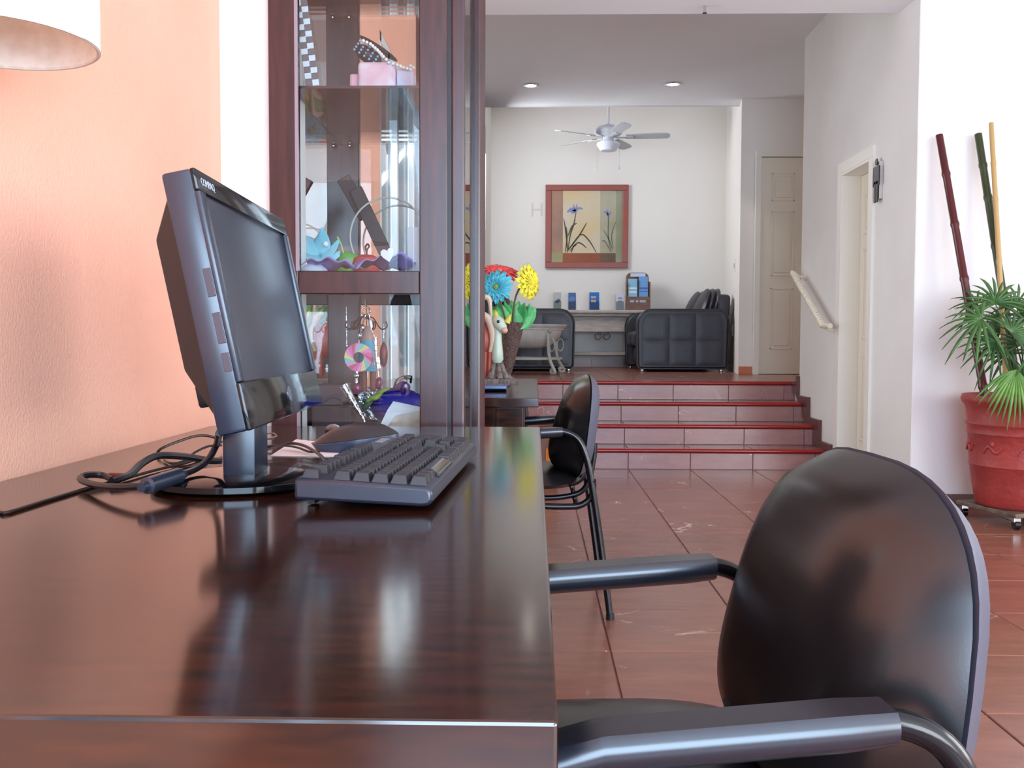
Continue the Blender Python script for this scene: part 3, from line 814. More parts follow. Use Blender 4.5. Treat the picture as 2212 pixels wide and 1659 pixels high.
o, _ = cable('mouse_cable', 'thin dark cable curving from the monitor stand to the computer mouse', [(560, 968, .004), (600, 962, .008), (640, 966, .008), (668, 976, .006), (690, 975, .008)], .0020, MCb)
o, _ = cable('keyboard_cable', 'dark cable arching from behind the monitor stand to the keyboard', [(548, 985, .004), (580, 970, .010), (620, 958, .014), (655, 962, .014), (690, 982, .008), (705, 1000, .010)], .0026, MCb)
# wire ties of the bundle behind the neck
b = B(); b.tube([at(565, 938, Z=ZD+.01), at(590, 936, Z=ZD+.012), at(596, 943, Z=ZD+.010), at(570, 948, Z=ZD+.008), at(592, 948, Z=ZD+.006)], .0015, seg=6)
q = at(580, 940, Z=ZD)
tag(b.obj('wire_tie', mat('bare_wire', (150, 130, 120), .3, metal=.7), loc=(q.x, q.y, ZD), smooth=True), 'bent bare wire tie on the desk behind the monitor stand', 'wire tie')

# ------------------------------------------------------------------ wall lamp
MSH = mat('white_lampshade', (246, 240, 228), .7, noise=((236, 228, 212), 60, 2))
lx, ly = -.588, 1.035
lz = at(5, 92, Y=ly).z
r = thing('wall_lamp', 'white fabric drum lampshade projecting from the orange wall', 'lamp', (XL, ly, lz+.2))
b = B(); R_ = .106; b.lathe([(R_-.004, 0), (R_, 0), (R_, .19), (R_-.004, .19), (R_-.004, 0)], (lx, ly, lz), 56); b.obj('lamp_shade', MSH, r, smooth=True)
for zz in (lz+.001, lz+.189):
    b = B(); b.tube([(lx+(R_-.002)*cos(k*pi/16), ly+(R_-.002)*sin(k*pi/16), zz) for k in range(32)], .0022, seg=6, closed=True, smooth=False)
    b.obj('shade_rim', mat('shade_trim', (226, 220, 210), .6), r, smooth=True)
b = B(); b.tube([(XL+.004, ly, lz+.11), (XL+.05, ly, lz+.11), (lx-.02, ly, lz+.10), (lx, ly, lz+.12)], .008, seg=8); b.cyl((XL+.001, ly, lz+.11), (XL+.012, ly, lz+.11), .045, seg=24)
b.obj('arm', M_chrome, r, smooth=True)
b = B(); b.ball((lx, ly, lz+.14), (.028, .028, .035)); b.obj('bulb', mat('frosted_bulb', (250, 246, 236), .4), r, smooth=True)

# ------------------------------------------------------------------ cabinet
CX0, CX1, CY0, CY1, CZT = -.583, -.150, 2.085, 2.76, 2.35
cabt = thing('display_cabinet', 'tall mahogany glass display cabinet with mirrored back full of trinkets', 'cabinet', (-.37, 2.42, 0))
def cpart(name, *q, m=M_cab, bev=.002, parent=cabt):
    b = B(); b.bb(*q, bev=bev, seg=1); return b.obj(name, m, parent)
xs0, xs1 = at(643, 500, Y=CY0).x, at(906, 500, Y=CY0).x     # side glass opening
z_r0, z_r1 = at(780, 635, Y=CY0).z, at(780, 585, Y=CY0).z
cpart('corner_post', CX0, xs0, CY0, CY0+.03, 0.05, CZT)
cpart('corner_post', xs1, at(966, 500, Y=CY0).x, CY0, CY0+.03, .05, CZT)
cpart('side_rail', xs0, xs1, CY0+.003, CY0+.028, z_r0, z_r1)
cpart('side_rail', xs0, xs1, CY0+.003, CY0+.028, .05, .70)
cpart('side_rail', xs0, xs1, CY0+.003, CY0+.028, 2.25, CZT)
# glazing beads
MBD = mat('silver_grey_bead', (150, 132, 140), .25)
cpart('glazing_bead', xs0-.004, xs0+.003, CY0-.003, CY0+.004, .70, z_r0, m=MBD, bev=0); cpart('glazing_bead', xs0-.004, xs0+.003, CY0-.003, CY0+.004, z_r1, 2.25, m=MBD, bev=0)
cpart('glass_panel', xs0, xs1, CY0+.012, CY0+.015, .70, z_r0, m=M_pane, bev=0); cpart('glass_panel', xs0, xs1, CY0+.012, CY0+.015, z_r1, 2.25, m=M_pane, bev=0)
# recessed groove and canted front corner
xa, xb = at(966, 500, Y=CY0).x, at(1003, 500, Y=CY0+.0).x
b = B(); b.bb(xa-.001, xa+.012, CY0+.008, CY0+.04, .05, CZT); b.obj('corner_groove', M_cabdk, cabt)
b = B(); b.bb(xa+.009, xb, CY0+.002, CY0+.035, .05, CZT, bev=.004); b.obj('canted_post', M_cab, cabt)
# front door: glass with fluted lock stile
cpart('door_glass', CX1-.012, CX1-.009, CY0+.035, 2.62, .12, 2.25, m=M_pane, bev=0)
b = B(); b.bb(CX1-.03, CX1, 2.285, 2.76, .05, CZT)
for k in range(4): b.cyl((CX1+.000, 2.31+k*.055, .05), (CX1+.000, 2.31+k*.055, CZT), .012, seg=8)
b.bm.free()
dr = thing('door', None, None, (0, 0, 0)); dr.parent = cabt; dr.location = (0, 0, 0)
def dpart(name, *q, m=M_cab):
    b = B(); b.bb(*q, bev=.002, seg=1)
    o = b.obj(name, m, cabt); return o
bpy.data.objects.remove(dr)
b = B(); b.bb(CX1-.022, CX1-.001, 2.50, 2.76, .05, CZT)
for k in range(5): b.cyl((CX1-.002, 2.525+k*.05, .06), (CX1-.002, 2.525+k*.05, CZT-.01), .008, seg=8)
b.obj('fluted_stile', M_cab, cabt, smooth=True)
b = B(); b.bb(CX1-.022, CX1-.001, CY0+.035, 2.50, .05, .12); b.bb(CX1-.022, CX1-.001, CY0+.035, 2.50, 2.25, CZT); b.obj('door_rail', M_cab, cabt)
# far side frame and glass
cpart('corner_post', CX0, CX0+.078, CY1-.03, CY1, .05, CZT)
cpart('side_rail', CX0+.079, CX1-.02, CY1-.028, CY1-.003, z_r0, z_r1); cpart('side_rail', CX0+.079, CX1-.02, CY1-.028, CY1-.003, .05, .70)
cpart('glass_panel', CX0+.079, CX1-.02, CY1-.015, CY1-.012, .70, z_r0, m=M_pane, bev=0); cpart('glass_panel', CX0+.079, CX1-.02, CY1-.015, CY1-.012, z_r1, 2.25, m=M_pane, bev=0)
# mirrored back, base, top, shelves
cpart('back_board', CX0, CX0+.012, CY0+.03, CY1-.03, .05, CZT)
cpart('mirror', CX0+.028, CX0+.032, CY0+.03, CY1-.03, .70, 2.3, m=M_mirror, bev=0)
cpart('plinth', CX0, CX1, CY0, CY1, .001, .05); cpart('top_board', CX0-.02, CX1+.02, CY0-.02, CY1+.02, CZT, CZT+.04)
cpart('wood_shelf', CX0+.034, CX1-.03, CY0+.03, CY1-.03, .70, .718); cpart('wood_shelf', CX0+.034, CX1-.03, CY0+.03, CY1-.03, z_r1-.022, z_r1-.004)
ZSH = at(770, 187, Y=CY0+.04).z
MGS = mat('shelf_glass_edge', (70, 60, 62), .05, trans=.0)
for zz in (ZSH, 1.85):
    cpart('glass_shelf', CX0+.034, CX1-.03, CY0+.035, CY1-.035, zz-.006, zz, m=M_pane, bev=0)
    cpart('shelf_edge', CX0+.034, CX1-.035, CY0+.032, CY0+.0349, zz-.006, zz, m=MGS, bev=0)
    for yy in (2.715,):
        b = B(); b.ball((CX0+.055, yy, zz-.010), .007, 10, 6); b.obj('shelf_pin', M_chrome, cabt, smooth=True)

# --- things on the cabinet's wooden middle shelf
ZM = z_r1-.004; YM = 2.30
def A(px, py, Y=YM): return at(px, py, Y=Y)
def px(n, Y=YM): return n*Y/FPX
def blob(b, c, sz, seed, amp=.12, seg=18, rings=12):
    rn = random.Random(seed); ph = [rn.uniform(0, 6) for _ in range(6)]
    r_ = bmesh.ops.create_uvsphere(b.bm, u_segments=seg, v_segments=rings, radius=1)
    for v in r_['verts']:
        n = v.co.copy(); f = 1+amp*(sin(3*n.x+ph[0])+sin(4*n.y+ph[1])+sin(5*n.z+ph[2]))/2
        v.co = Vector(c)+Vector((n.x*sz[0]*f, n.y*sz[1]*f, n.z*sz[2]*f))
# teal organza flower
c = A(690, 548); r = thing('fabric_flower', 'pale turquoise organza flower with a pearl, by the cabinet corner post', 'fabric flower', (c.x, c.y, ZM))
MTQ = mat('turquoise_organza', (150, 214, 226), .6)
def petal_sheet(b, base, dirv, L_, Wd, up, n=5, ruf=.15, ph=0):
    dirv = Vector(dirv).normalized(); up = Vector(up); sd = dirv.cross(up).normalized()
    def f(u, v):
        w_ = Wd*sin(pi*min(1, u*.9+.08))**.7*(v-.5)
        return Vector(base)+dirv*(L_*u)+sd*w_+up*(L_*.25*u*u + ruf*L_*sin(v*9+u*5+ph)*u*.5 - .2*L_*(2*v-1)**2*u)
    b.sheet(f, n, n+2)
for k in range(6):
    a = k*pi/3+.3; b = B()
    petal_sheet(b, (c.x, c.y+.005, max(ZM+.016, c.z-.004)), (cos(a), -.25, max(-.05, sin(a)*.75+.25)), .058, .05, (0, -.7, .7), ph=k)
    b.obj('petal', MTQ, r, smooth=True, solid=.001)
b = B(); b.ball((c.x+.018, c.y-.012, c.z+.022), .007); b.obj('pearl', mat('pearl', (246, 240, 232), .2), r, smooth=True)
# white cloth bundle at corner
c = A(668, 572, 2.2)
b = B(); blob(b, (c.x+.012, 2.2, ZM+.014), (.032, .03, .014), 3); tag(b.obj('folded_cloth', mat('white_cloth', (238, 246, 250), .8), loc=(c.x+.012, 2.2, ZM), smooth=True), 'small white folded cloth under the turquoise organza flower', 'cloth')
# green gift pouch
c = A(752, 540); b = B(); blob(b, (c.x, c.y+.01, ZM+.035), (.030, .018, .034), 5, .15)
r = thing('green_pouch', 'small shiny green pouch between the turquoise flower and the red coin purse', 'pouch', (c.x, c.y, ZM))
b.obj('pouch_body', mat('green_satin', (84, 168, 60), .35), r, smooth=True)
b = B(); b.tube([(c.x-.01, c.y-.006, ZM+.062), (c.x-.016, c.y-.01, ZM+.085), (c.x-.024, c.y-.01, ZM+.10)], .0018, seg=6); b.obj('cord', mat('yellow_green_cord', (190, 210, 120), .5), r)
# red apple shaped coin purse
c = A(792, 540); r = thing('red_purse', 'red apple-shaped coin purse with a turquoise stone', 'purse', (c.x, c.y, ZM))
b = B(); b.lathe([(0, .006), (.018, .0), (.031, .014), (.035, .032), (.030, .050), (.014, .058), (0, .052)], (c.x, c.y, ZM), 24); b.obj('purse_body', mat('red_felt', (206, 64, 62), .6), r, smooth=True)
b = B(); b.ball((c.x-.004, c.y-.033, ZM+.030), (.007, .004, .009)); b.obj('stone', mat('turquoise_stone', (60, 216, 210), .2), r, smooth=True)
b = B(); b.tube([(c.x+.0, c.y, ZM+.055), (c.x+.001, c.y, ZM+.07), (c.x+.006, c.y, ZM+.078), (c.x+.002, c.y, ZM+.084), (c.x-.003, c.y, ZM+.076), (c.x, c.y, ZM+.066)], .0022, seg=6); b.obj('loop', mat('dark_loop', (90, 44, 44), .5), r, smooth=True)
# purple scarf
x0, x1 = A(665, 560, 2.2).x, A(898, 560, 2.2).x
def scarf(u, v):
    return Vector((x0+(x1-x0)*u, 2.135+.10*v, ZM+.008+.034*abs(sin(5*u+2*v+.6))**.7*(.5+.5*u)*(1-.5*v)+.010*sin(19*u+3*v)**2+.001))
b = B(); b.sheet(scarf, 46, 8)
tag(b.obj('purple_scarf', mat('lilac_tulle', (178, 156, 224), .55), loc=((x0+x1)/2, 2.18, ZM), smooth=True, solid=.0015), 'lilac tulle scarf spread along the front of the cabinet middle shelf', 'scarf')
b = B(); c = A(845, 533, 2.3)
b.sheet(lambda u, v: Vector((c.x-.045+.09*u, 2.27+.05*v, ZM+.03+.018*u+.006*sin(8*u)+.01*v)), 12, 3)
tag(b.obj('violet_ribbon', mat('violet_satin', (176, 92, 232), .35), loc=(c.x, 2.3, ZM), smooth=True, solid=.002), 'bright violet satin ribbon behind the white heart', 'ribbon')
c = A(838, 551, 2.13); ht = [(0, -.016), (.011, -.004), (.0155, .004), (.014, .011), (.008, .0145), (.002, .012), (0, .008), (-.002, .012), (-.008, .0145), (-.014, .011), (-.0155, .004), (-.011, -.004)]
b = B(); b.prism(ht, .006, O=(c.x, c.y+.0, max(c.z, ZM+.035)), U=(1, 0, .25), V=(-.2, 0, 1)); tag(b.obj('heart_charm', mat('white_enamel', (250, 246, 250), .2), loc=(c.x, c.y, ZM), bevel=.001), 'white heart charm resting on the lilac scarf', 'charm')
# white jewellery card
c = A(892, 515, 2.2); b = B(); b.box((c.x, 2.205, ZM+.058), (.025, .003, .11), rot=Matrix.Rotation(radians(6), 3, 'X')); tag(b.obj('jewellery_card', mat('white_card', (246, 244, 246), .5), loc=(c.x, 2.2, ZM)), 'white jewellery card standing against the cabinet front stile', 'card')
# headbands
def headband(name, label, cx_, Yc, R_, tips, m):
    base = at(cx_, 585, Y=Yc); r = thing(name, label, 'headband', (base.x, Yc, ZM), 'cream headbands on the middle shelf')
    zc = ZM+.115
    pts = [(base.x+R_*cos(a)*1.0, Yc+.0*sin(a), zc+R_*1.02*sin(a)) for a in [radians(-42+264*k/16) for k in range(17)]]
    b = B(); b.tube(pts, .0024, seg=8); b.obj('hoop', m, r, smooth=True)
    for p_ in (pts[0], pts[-1]):
        b = B(); b.ball((p_[0], p_[1], p_[2]-.008), (.007, .007, .013), 12, 8); b.obj('tip', mat('white_tip', (250, 248, 250), .3), r, smooth=True)
    b = B(); b.bb(base.x-.065, base.x+.065, Yc-.006, Yc+.006, ZM+.0003, ZM+.012)
    for p_ in (pts[0], pts[-1]): b.cyl((p_[0], Yc, ZM+.01), (p_[0], Yc, p_[2]-.016), .002, seg=6)
    b.obj('stand', M_pane, r)
    return r
MH = mat('cream_hoop', (214, 206, 196), .3)
headband('headband', 'cream hoop headband in front of the dark brown belts', 838, 2.42, .096, 1, MH)
headband('headband', 'cream hoop headband nearest the cabinet door, right behind the first', 862, 2.56, .096, 1, MH)
# dark brown folded belts
r = thing('folded_belt', 'dark brown folded leather belt leaning behind the headbands', 'belt', (A(780, 585, 2.5).x, 2.5, ZM))
MB_ = mat('brown_leather', (78, 62, 60), .5)
def slab2(b, p, q, wd, th):
    p, q = Vector(p), Vector(q); d = (q-p); L_ = d.length; d.normalize(); n = Vector((0, 1, 0)); s_ = d.cross(n).normalized()
    R3 = Matrix((d, n, s_)).transposed(); b.box((p+q)/2, (L_, th, wd), rot=R3, bev=.002)
b = B(); slab2(b, A(742, 385, 2.5), A(790, 470, 2.5), .036, .02); b.obj('buckle_end', MB_, r)
b = B(); slab2(b, A(768, 408, 2.47), A(832, 545, 2.47), .034, .016); b.obj('strap', MB_, r)
# --- things on the glass shelf
ZG = ZSH+.0005
c = A(662, 100, 2.2)
r = thing('checkered_bag', 'black and white checkered clear bag leaning in the cabinet corner', 'bag', (c.x+.01, 2.2, ZG))
MW, MK = mat('white_square', (248, 248, 248), .4), mat('grey_square', (128, 112, 112), .5)
bw, bk = B(), B()
top, bot = A(649, 0, 2.17), A(672, 184, 2.17)
for i in range(18):
    for j in range(2):
        t_ = i/14; p_ = bot+(top-bot)*t_
        if p_.z > 1.80: continue
        q_ = Vector((p_.x-.009+j*.0150+.004*(1-t_), 2.17+.002*j, p_.z+.007))
        (bw if (i+j) % 2 else bk).box(q_, (.0145, .002, .0145), rot=Matrix.Rotation(radians(-6), 3, 'Y'))
bw.obj('white_squares', MW, r); bk.obj('grey_squares', MK, r)
b = B(); b.prism([(.0, 0), (.045, 0), (.035, .09), (.012, .20), (.0, .24), (-.012, .24)], .004, O=(c.x-.004, 2.19, ZG), U=(1, 0, 0), V=(0, 0, 1)); b.obj('clear_panel', M_pane, r)
# pink candle box
x0, x1 = A(775, 180, 2.28).x, A(856, 180, 2.28).x
zt = at(815, 137, Y=2.28).z
r = thing('pink_box', 'pink quilted box on the glass shelf under the beaded slipper', 'box', ((x0+x1)/2, 2.30, ZG))
b = B(); b.bb(x0, x1, 2.26, 2.35, ZG, zt, bev=.010, seg=3); b.obj('box_body', mat('pink_satin', (240, 186, 196), .35, noise=((250, 222, 228), 22, 2)), r, smooth=True)
b = B(); b.bb(A(758, 170, 2.3).x, x0-.001, 2.28, 2.34, ZG, at(780, 163, Y=2.3).z, bev=.006); tag(b.obj('rose_box', mat('rose_satin', (236, 176, 186), .4), loc=(x0-.01, 2.3, ZG)), 'small low rose box touching the pink quilted box', 'box')
b = B(); b.bb(x1+.002, A(893, 180, 2.28).x, 2.27, 2.33, ZG, at(870, 152, Y=2.28).z, bev=.003); tag(b.obj('lilac_box', mat('pale_lilac', (216, 206, 224), .5), loc=(x1+.02, 2.3, ZG)), 'small pale lilac box beside the pink quilted box', 'box')
# beaded black slipper lying on the box
r = thing('beaded_slipper', 'black slipper with turquoise beads lying on the pink box', 'slipper', (A(810, 130, 2.3).x, 2.3, zt))
a_, c_ = A(772, 108, 2.30), A(858, 128, 2.30)
Rr = Matrix.Rotation(radians(33), 3, 'Y')
cc = A(812, 112, 2.30)
b = B(); b.ball(cc+Vector((.006, 0, .008)), (.055, .024, .007), 22, 10, rot=Rr); b.obj('sole', mat('slipper_sole', (44, 34, 36), .5), r, smooth=True)
b = B(); b.ball(cc+Vector((-.018, 0, -.008)), (.036, .026, .019), 20, 12, rot=Rr); b.obj('upper', mat('black_velvet', (26, 28, 40), .6), r, smooth=True)
bd = B()
for i in range(5):
    for j in range(4):
        u_ = -.030+.0145*i; v_ = -.013+.008*j
        l_ = Vector((u_*.95, -.0235+.30*(v_)**2*40*.02, v_)); bd.ball(cc+Vector((-.016, 0, -.006))+Rr@l_, .0030, 6, 4)
o = bd.obj('beads', mat('turquoise_bead', (130, 190, 216), .3), r, smooth=True); o['kind'] = 'stuff'
# pearl necklace
r = thing('pearl_necklace', 'string of white pearls draped over the beaded slipper', 'necklace', (A(830, 120, 2.26).x, 2.26, zt))
P_ = [A(785, 88, 2.262), A(800, 95, 2.26), A(815, 108, 2.26), A(828, 122, 2.258), A(840, 135, 2.256), A(858, 140, 2.256), A(872, 146, 2.262), A(886, 150, 2.264), A(893, 146, 2.268), A(880, 138, 2.27)]
pr = B(); pearls = []
from itertools import pairwise
L0 = 0; first_p = None
for p_, q_ in pairwise(P_):
    n = max(1, round((q_-p_).length/.0085))
    for k in range(n):
        w_ = p_+(q_-p_)*k/n
        if first_p is None:
            b = B(); b.ball(w_, .0042, 10, 6); first_p = b.obj('pearl_bead', mat('white_pearl', (248, 244, 236), .2), r, smooth=True); fw0 = w_.copy()
        else:
            inst(first_p, w_-fw0, r)
# dark glass bowl on the upper glass shelf
c = at(822, 12, Y=2.45)
b = B(); b.lathe([(0, 0), (.030, .001), (.052, .02), (.058, .05), (.050, .055), (.045, .03), (0, .008)], (c.x, 2.42, 1.8505), 24); r = tag(b.obj('glass_bowl', mat('smoked_glass', (60, 64, 66), .1), loc=(c.x, 2.42, 1.8505), smooth=True), 'smoked dark bowl on the topmost visible glass shelf', 'bowl')
c = at(770, 5, Y=2.3)
b = B(); b.bb(c.x-.045, c.x+.02, 2.22, 2.30, 1.8505, 1.93, bev=.004); tag(b.obj('grey_box', mat('pale_grey_card', (176, 172, 168), .5), loc=(c.x, 2.26, 1.8505)), 'pale grey box beside the smoked bowl on the upper glass shelf', 'box')

# --- lower compartment
ZB = .718; zt_ = z_r0
# swirl candy charm mobile
def Q(px_, py_, Y=2.28): return at(px_, py_, Y=Y)
r = thing('swirl_charm', 'pink and yellow swirl ring charm hanging from a hook chain', 'charm', (Q(775, 660).x, 2.28, Q(775, 660).z), 'hanging charms in the cabinet')
cc = Q(775, 772)
cols = [(236, 110, 170), (244, 150, 196), (240, 214, 130), (120, 206, 190), (226, 160, 200), (206, 90, 110)]
R_o, R_i = px(31, 2.28), px(12, 2.28)
for k in range(18):
    a0 = 2*pi*k/18; a1 = a0+2*pi/18; sw = .7
    b = B()
    va = []; 
    for (rr_, aa) in ((R_i, a0+sw), (R_i, a1+sw), (R_o, a1), (R_o, a0)):
        va.append((rr_*cos(aa), rr_*sin(aa)))
    mid = ((va[1][0]+va[2][0])/2, (va[1][1]+va[2][1])/2)
    b.prism(va, .008, O=cc, U=(1, 0, 0), V=(0, 0, 1)); b.obj('swirl_segment', mat('swirl_%d' % (k % 6), cols[k % 6], .35), r)
b = B(); b.cyl(cc+Vector((-.005, 0, -.032)), cc+Vector((-.006, 0, -.062)), .004, seg=8); b.ball(cc+Vector((-.006, 0, -.044)), .007, 10, 6); b.obj('silver_bead', M_silver, r, smooth=True)
b = B(); b.ball(cc+Vector((-.005, 0, -.075)), (.012, .008, .015)); b.obj('purple_drop', mat('purple_glass', (110, 34, 78), .12), r, smooth=True)
b = B(); b.tube([cc+Vector((0, 0, R_o)), Q(776, 725), Q(782, 705), Q(789, 680)], .0018, seg=6); b.ball(Q(777, 725), (.006, .006, .011), 8, 6); b.ball(Q(783, 708), (.006, .006, .009), 8, 6); b.obj('chain', M_silver, r, smooth=True)
# hook carousel
c = Q(790, 672, 2.30)
r = thing('hook_carousel', 'dark wire carousel of hooks with a silver ring under the middle rail', 'hook', (c.x, 2.30, zt_-.004))
MHK = mat('dark_wire', (40, 32, 36), .3, metal=.5)
b = B(); b.tube([c+Vector((.010*cos(k*pi/8), 0, .010*sin(k*pi/8))) for k in range(16)], .0022, seg=6, closed=True, smooth=False); b.cyl(c+Vector((0, 0, .01)), (c.x, c.y, zt_-.002), .0018, seg=6); b.obj('ring', M_chrome, r, smooth=True)
for k, (dx, dy) in enumerate(((1, 0), (-1, .2), (.5, -.8), (-.4, -.8), (.3, .9), (-.8, .6))):
    b = B(); d = Vector((dx, dy, 0)); o_ = c+Vector((0, 0, -.012))
    b.tube([o_, o_+d*.018+Vector((0, 0, -.005)), o_+d*.032+Vector((0, 0, -.026)), o_+d*.042+Vector((0, 0, -.032)), o_+d*.052+Vector((0, 0, -.024)), o_+d*.048+Vector((0, 0, -.012))], .0017, seg=6); b.obj('hook', MHK, r, smooth=True)
b = B(); b.cyl(c+Vector((0, 0, -.008)), c+Vector((0, 0, -.02)), .006, seg=10); b.obj('hub', MHK, r, smooth=True)
# pendant drops
r = thing('silver_earring', 'silver drop earring with purple stone hanging right of the swirl ring', 'earring', (Q(810, 690, 2.27).x, 2.27, Q(810, 690, 2.27).z), 'hanging charms in the cabinet')
b = B()
for (a_, d_, w_) in (((799, 692), (802, 712), .005), ((810, 728), (812, 762), .0045), ((813, 772), (817, 796), .009)):
    b.cyl(Q(*a_, 2.27), Q(*d_, 2.27), w_, seg=10)
b.tube([Q(797, 680, 2.27), Q(802, 712, 2.27), Q(808, 728, 2.27), Q(812, 762, 2.27), Q(816, 800, 2.27), Q(818, 815, 2.27)], .0014, seg=6); b.obj('silver_links', M_silver, r, smooth=True)
b = B(); b.ball(Q(818, 828, 2.27), (.009, .007, .015), rot=Matrix.Rotation(radians(10), 3, 'Y')); b.obj('purple_drop', mat('purple_glass', (110, 34, 78), .12), r, smooth=True)
r = thing('ribbon_candy_charm', 'brown and green disc charm hanging edge-on nearest the cabinet glass', 'charm', (Q(828, 700, 2.45).x, 2.45, Q(828, 700, 2.45).z), 'hanging charms in the cabinet')
b = B(); b.ball(Q(829, 766, 2.45), (.010, .02, .032)); b.obj('disc', mat('brown_charm', (110, 60, 50), .4, noise=((176, 70, 110), 30, 2)), r, smooth=True)
b = B(); b.cyl(Q(829, 735, 2.45), Q(829, 700, 2.45), .0013, seg=6); b.obj('chain', M_silver, r)
r = thing('chain_necklace', 'fine silver chain with a star pendant hanging before the mirror', 'necklace', (Q(749, 680, 2.35).x, 2.35, Q(749, 680, 2.35).z), 'hanging charms in the cabinet')
b = B(); b.cyl(Q(748, 662, 2.35), Q(749, 744, 2.35), .0011, seg=6); b.obj('chain', M_silver, r)
b = B(); b.ball(Q(749, 748, 2.35), (.005, .002, .006), 4, 2); b.obj('pendant', M_silver, r)
# wooden doll figure in turquoise dress
r = thing('doll_figure', 'small wooden doll in a turquoise dress hanging behind the swirl ring', 'doll', (Q(795, 840, 2.40).x, 2.40, Q(795, 845, 2.40).z))
c0 = Q(792, 735, 2.40); MSK = mat('doll_wood', (196, 160, 150), .5); MDR = mat('turquoise_dress', (60, 176, 206), .5)
b = B(); b.lathe([(0, .036), (.009, .034), (.013, .022), (.016, .006), (.0165, .0)], c0, 16); b.obj('upper_body', MSK, r, smooth=True)
b = B(); b.lathe([(.0165, .0), (.019, -.012), (.020, -.03), (.024, -.06), (.032, -.078), (0, -.076)], c0, 20); b.obj('dress', MDR, r, smooth=True)
for s in (-1, 1):
    b = B(); b.cyl(c0+Vector((s*.012+.004, 0, -.075)), c0+Vector((s*.011+.004, 0, -.130)), .009, .007, seg=12); b.obj('leg', mat('doll_leg', (132, 84, 70), .45), r, smooth=True)
b = B(); b.cyl(c0+Vector((0, 0, .034)), (c0.x, c0.y, zt_-.002), .0012, seg=6); b.obj('string', MHK, r)
# blue velvet pouch with leaves
c = Q(858, 905, 2.38); r = thing('blue_purse', 'deep blue velvet berry-shaped purse with green felt leaf', 'purse', (c.x, 2.40, ZB))
b = B(); blob(b, (c.x, 2.40, ZB+.048), (.072, .060, .046), 11, .05, 26, 16); b.obj('purse_body', mat('blue_velvet', (36, 44, 170), .55, noise=((50, 30, 140), 14, 3)), r, smooth=True)
b = B(); c1 = Q(815, 855, 2.33)
b.tube([c1+Vector((-.04, 0, -.045)), c1+Vector((-.022, 0, -.012)), c1+Vector((-.005, 0, -.004)), c1+Vector((.012, 0, .012)), c1+Vector((.03, 0, .018))], [.002, .005, .008, .006, .002], seg=8); b.obj('leaf', mat('lime_felt', (150, 176, 70), .6), r, smooth=True)
b = B(); b.tube([c1+Vector((-.045, -.005, -.04)), c1+Vector((-.03, -.005, -.028)), c1+Vector((-.012, 0, -.012))], [.003, .009, .003], seg=8); b.obj('leaf', mat('dark_green_felt', (24, 70, 52), .6), r, smooth=True)
# sunglasses
c = Q(868, 838, 2.36); r = thing('sunglasses', 'dark purple sunglasses resting on the blue velvet purse', 'sunglasses', (c.x, 2.36, ZB+.09))
b = B(); b.ball(c+Vector((.002, 0, .0)), (.020, .004, .016), rot=Matrix.Rotation(radians(-12), 3, 'Y')); b.obj('lens', mat('purple_lens', (70, 30, 110), .08), r, smooth=True)
b = B(); b.tube([c+Vector((-.020, 0, -.004)), c+Vector((-.014, .01, .018)), c+Vector((.004, .03, .027)), c+Vector((.018, .03, .026)), c+Vector((.022, .0, .014))], .0032, seg=6); b.box(c+Vector((.016, 0, .026)), (.02, .012, .01), bev=.002); b.obj('frame', mat('sunglass_frame', (18, 22, 34), .2), r, smooth=True)
# printed plate with gold rim
c = Q(866, 935, 2.20); r = thing('picture_plate', 'pointed white plate with brown marbled print before the blue purse', 'plate', (c.x, 2.20, ZB))
hz = Q(847, 868, 2.2).z-ZB
b = B(); b.prism([(-.055, 0), (.055, 0), (.055, .055), (-.018, hz), (-.032, hz*.7)], .005, O=(c.x, 2.20, ZB+.001), U=(1, 0, 0), V=(0, .08, 1)); b.obj('plate_border', mat('white_gloss', (246, 246, 250), .15), r)
b = B(); b.prism([(-.030, .012), (.047, .012), (.047, .050), (-.012, hz-.032)], .006, O=(c.x, 2.198, ZB+.001), U=(1, 0, 0), V=(0, .08, 1)); b.obj('print', mat('brown_marble_print', (186, 136, 84), .2, noise=((246, 240, 232), 14, 5)), r)
# silver twisted bottle stopper
a_, c_ = Q(742, 832, 2.20), Q(783, 902, 2.20)
b = B(); b.tube([a_, a_+(c_-a_)*.2, a_+(c_-a_)*.5, a_+(c_-a_)*.8, c_, c_+Vector((.012, 0, -.03)), (c_.x+.016, 2.20, ZB+.003)], [.011, .010, .008, .006, .004, .003, .003], seg=10)
tag(b.obj('silver_wand', M_silver, loc=(c_.x, 2.20, ZB), smooth=True), 'silver twisted foil wand leaning beside the blue purse', 'ornament')
# silver packet and dark boxes
c = Q(797, 842, 2.5); b = B(); b.bb(c.x-.028, c.x+.028, 2.48, 2.53, ZB, c.z+.008, bev=.004); tag(b.obj('silver_packet', M_silver, loc=(c.x, 2.5, ZB)), 'silver foil packet standing behind the blue purse', 'packet')
c = Q(700, 900, 2.35); b = B(); b.bb(c.x-.01, c.x+.085, 2.26, 2.42, ZB, ZB+.055, bev=.003); tag(b.obj('brown_box', mat('dark_brown_box', (70, 52, 54), .45), loc=(c.x+.04, 2.34, ZB)), 'low dark brown box on the lowest visible cabinet shelf', 'box')
b = B(); b.bb(c.x-.005, c.x+.06, 2.28, 2.40, ZB+.0555, ZB+.105, bev=.003); tag(b.obj('mauve_box', mat('mauve_box', (92, 72, 76), .45), loc=(c.x+.03, 2.34, ZB+.0555)), 'mauve brown box stacked on the low dark brown box', 'box')

# ------------------------------------------------------------------ things on the second desk
YC = 3.55
def D2(px_, py_, Y=YC): return at(px_, py_, Y=Y)
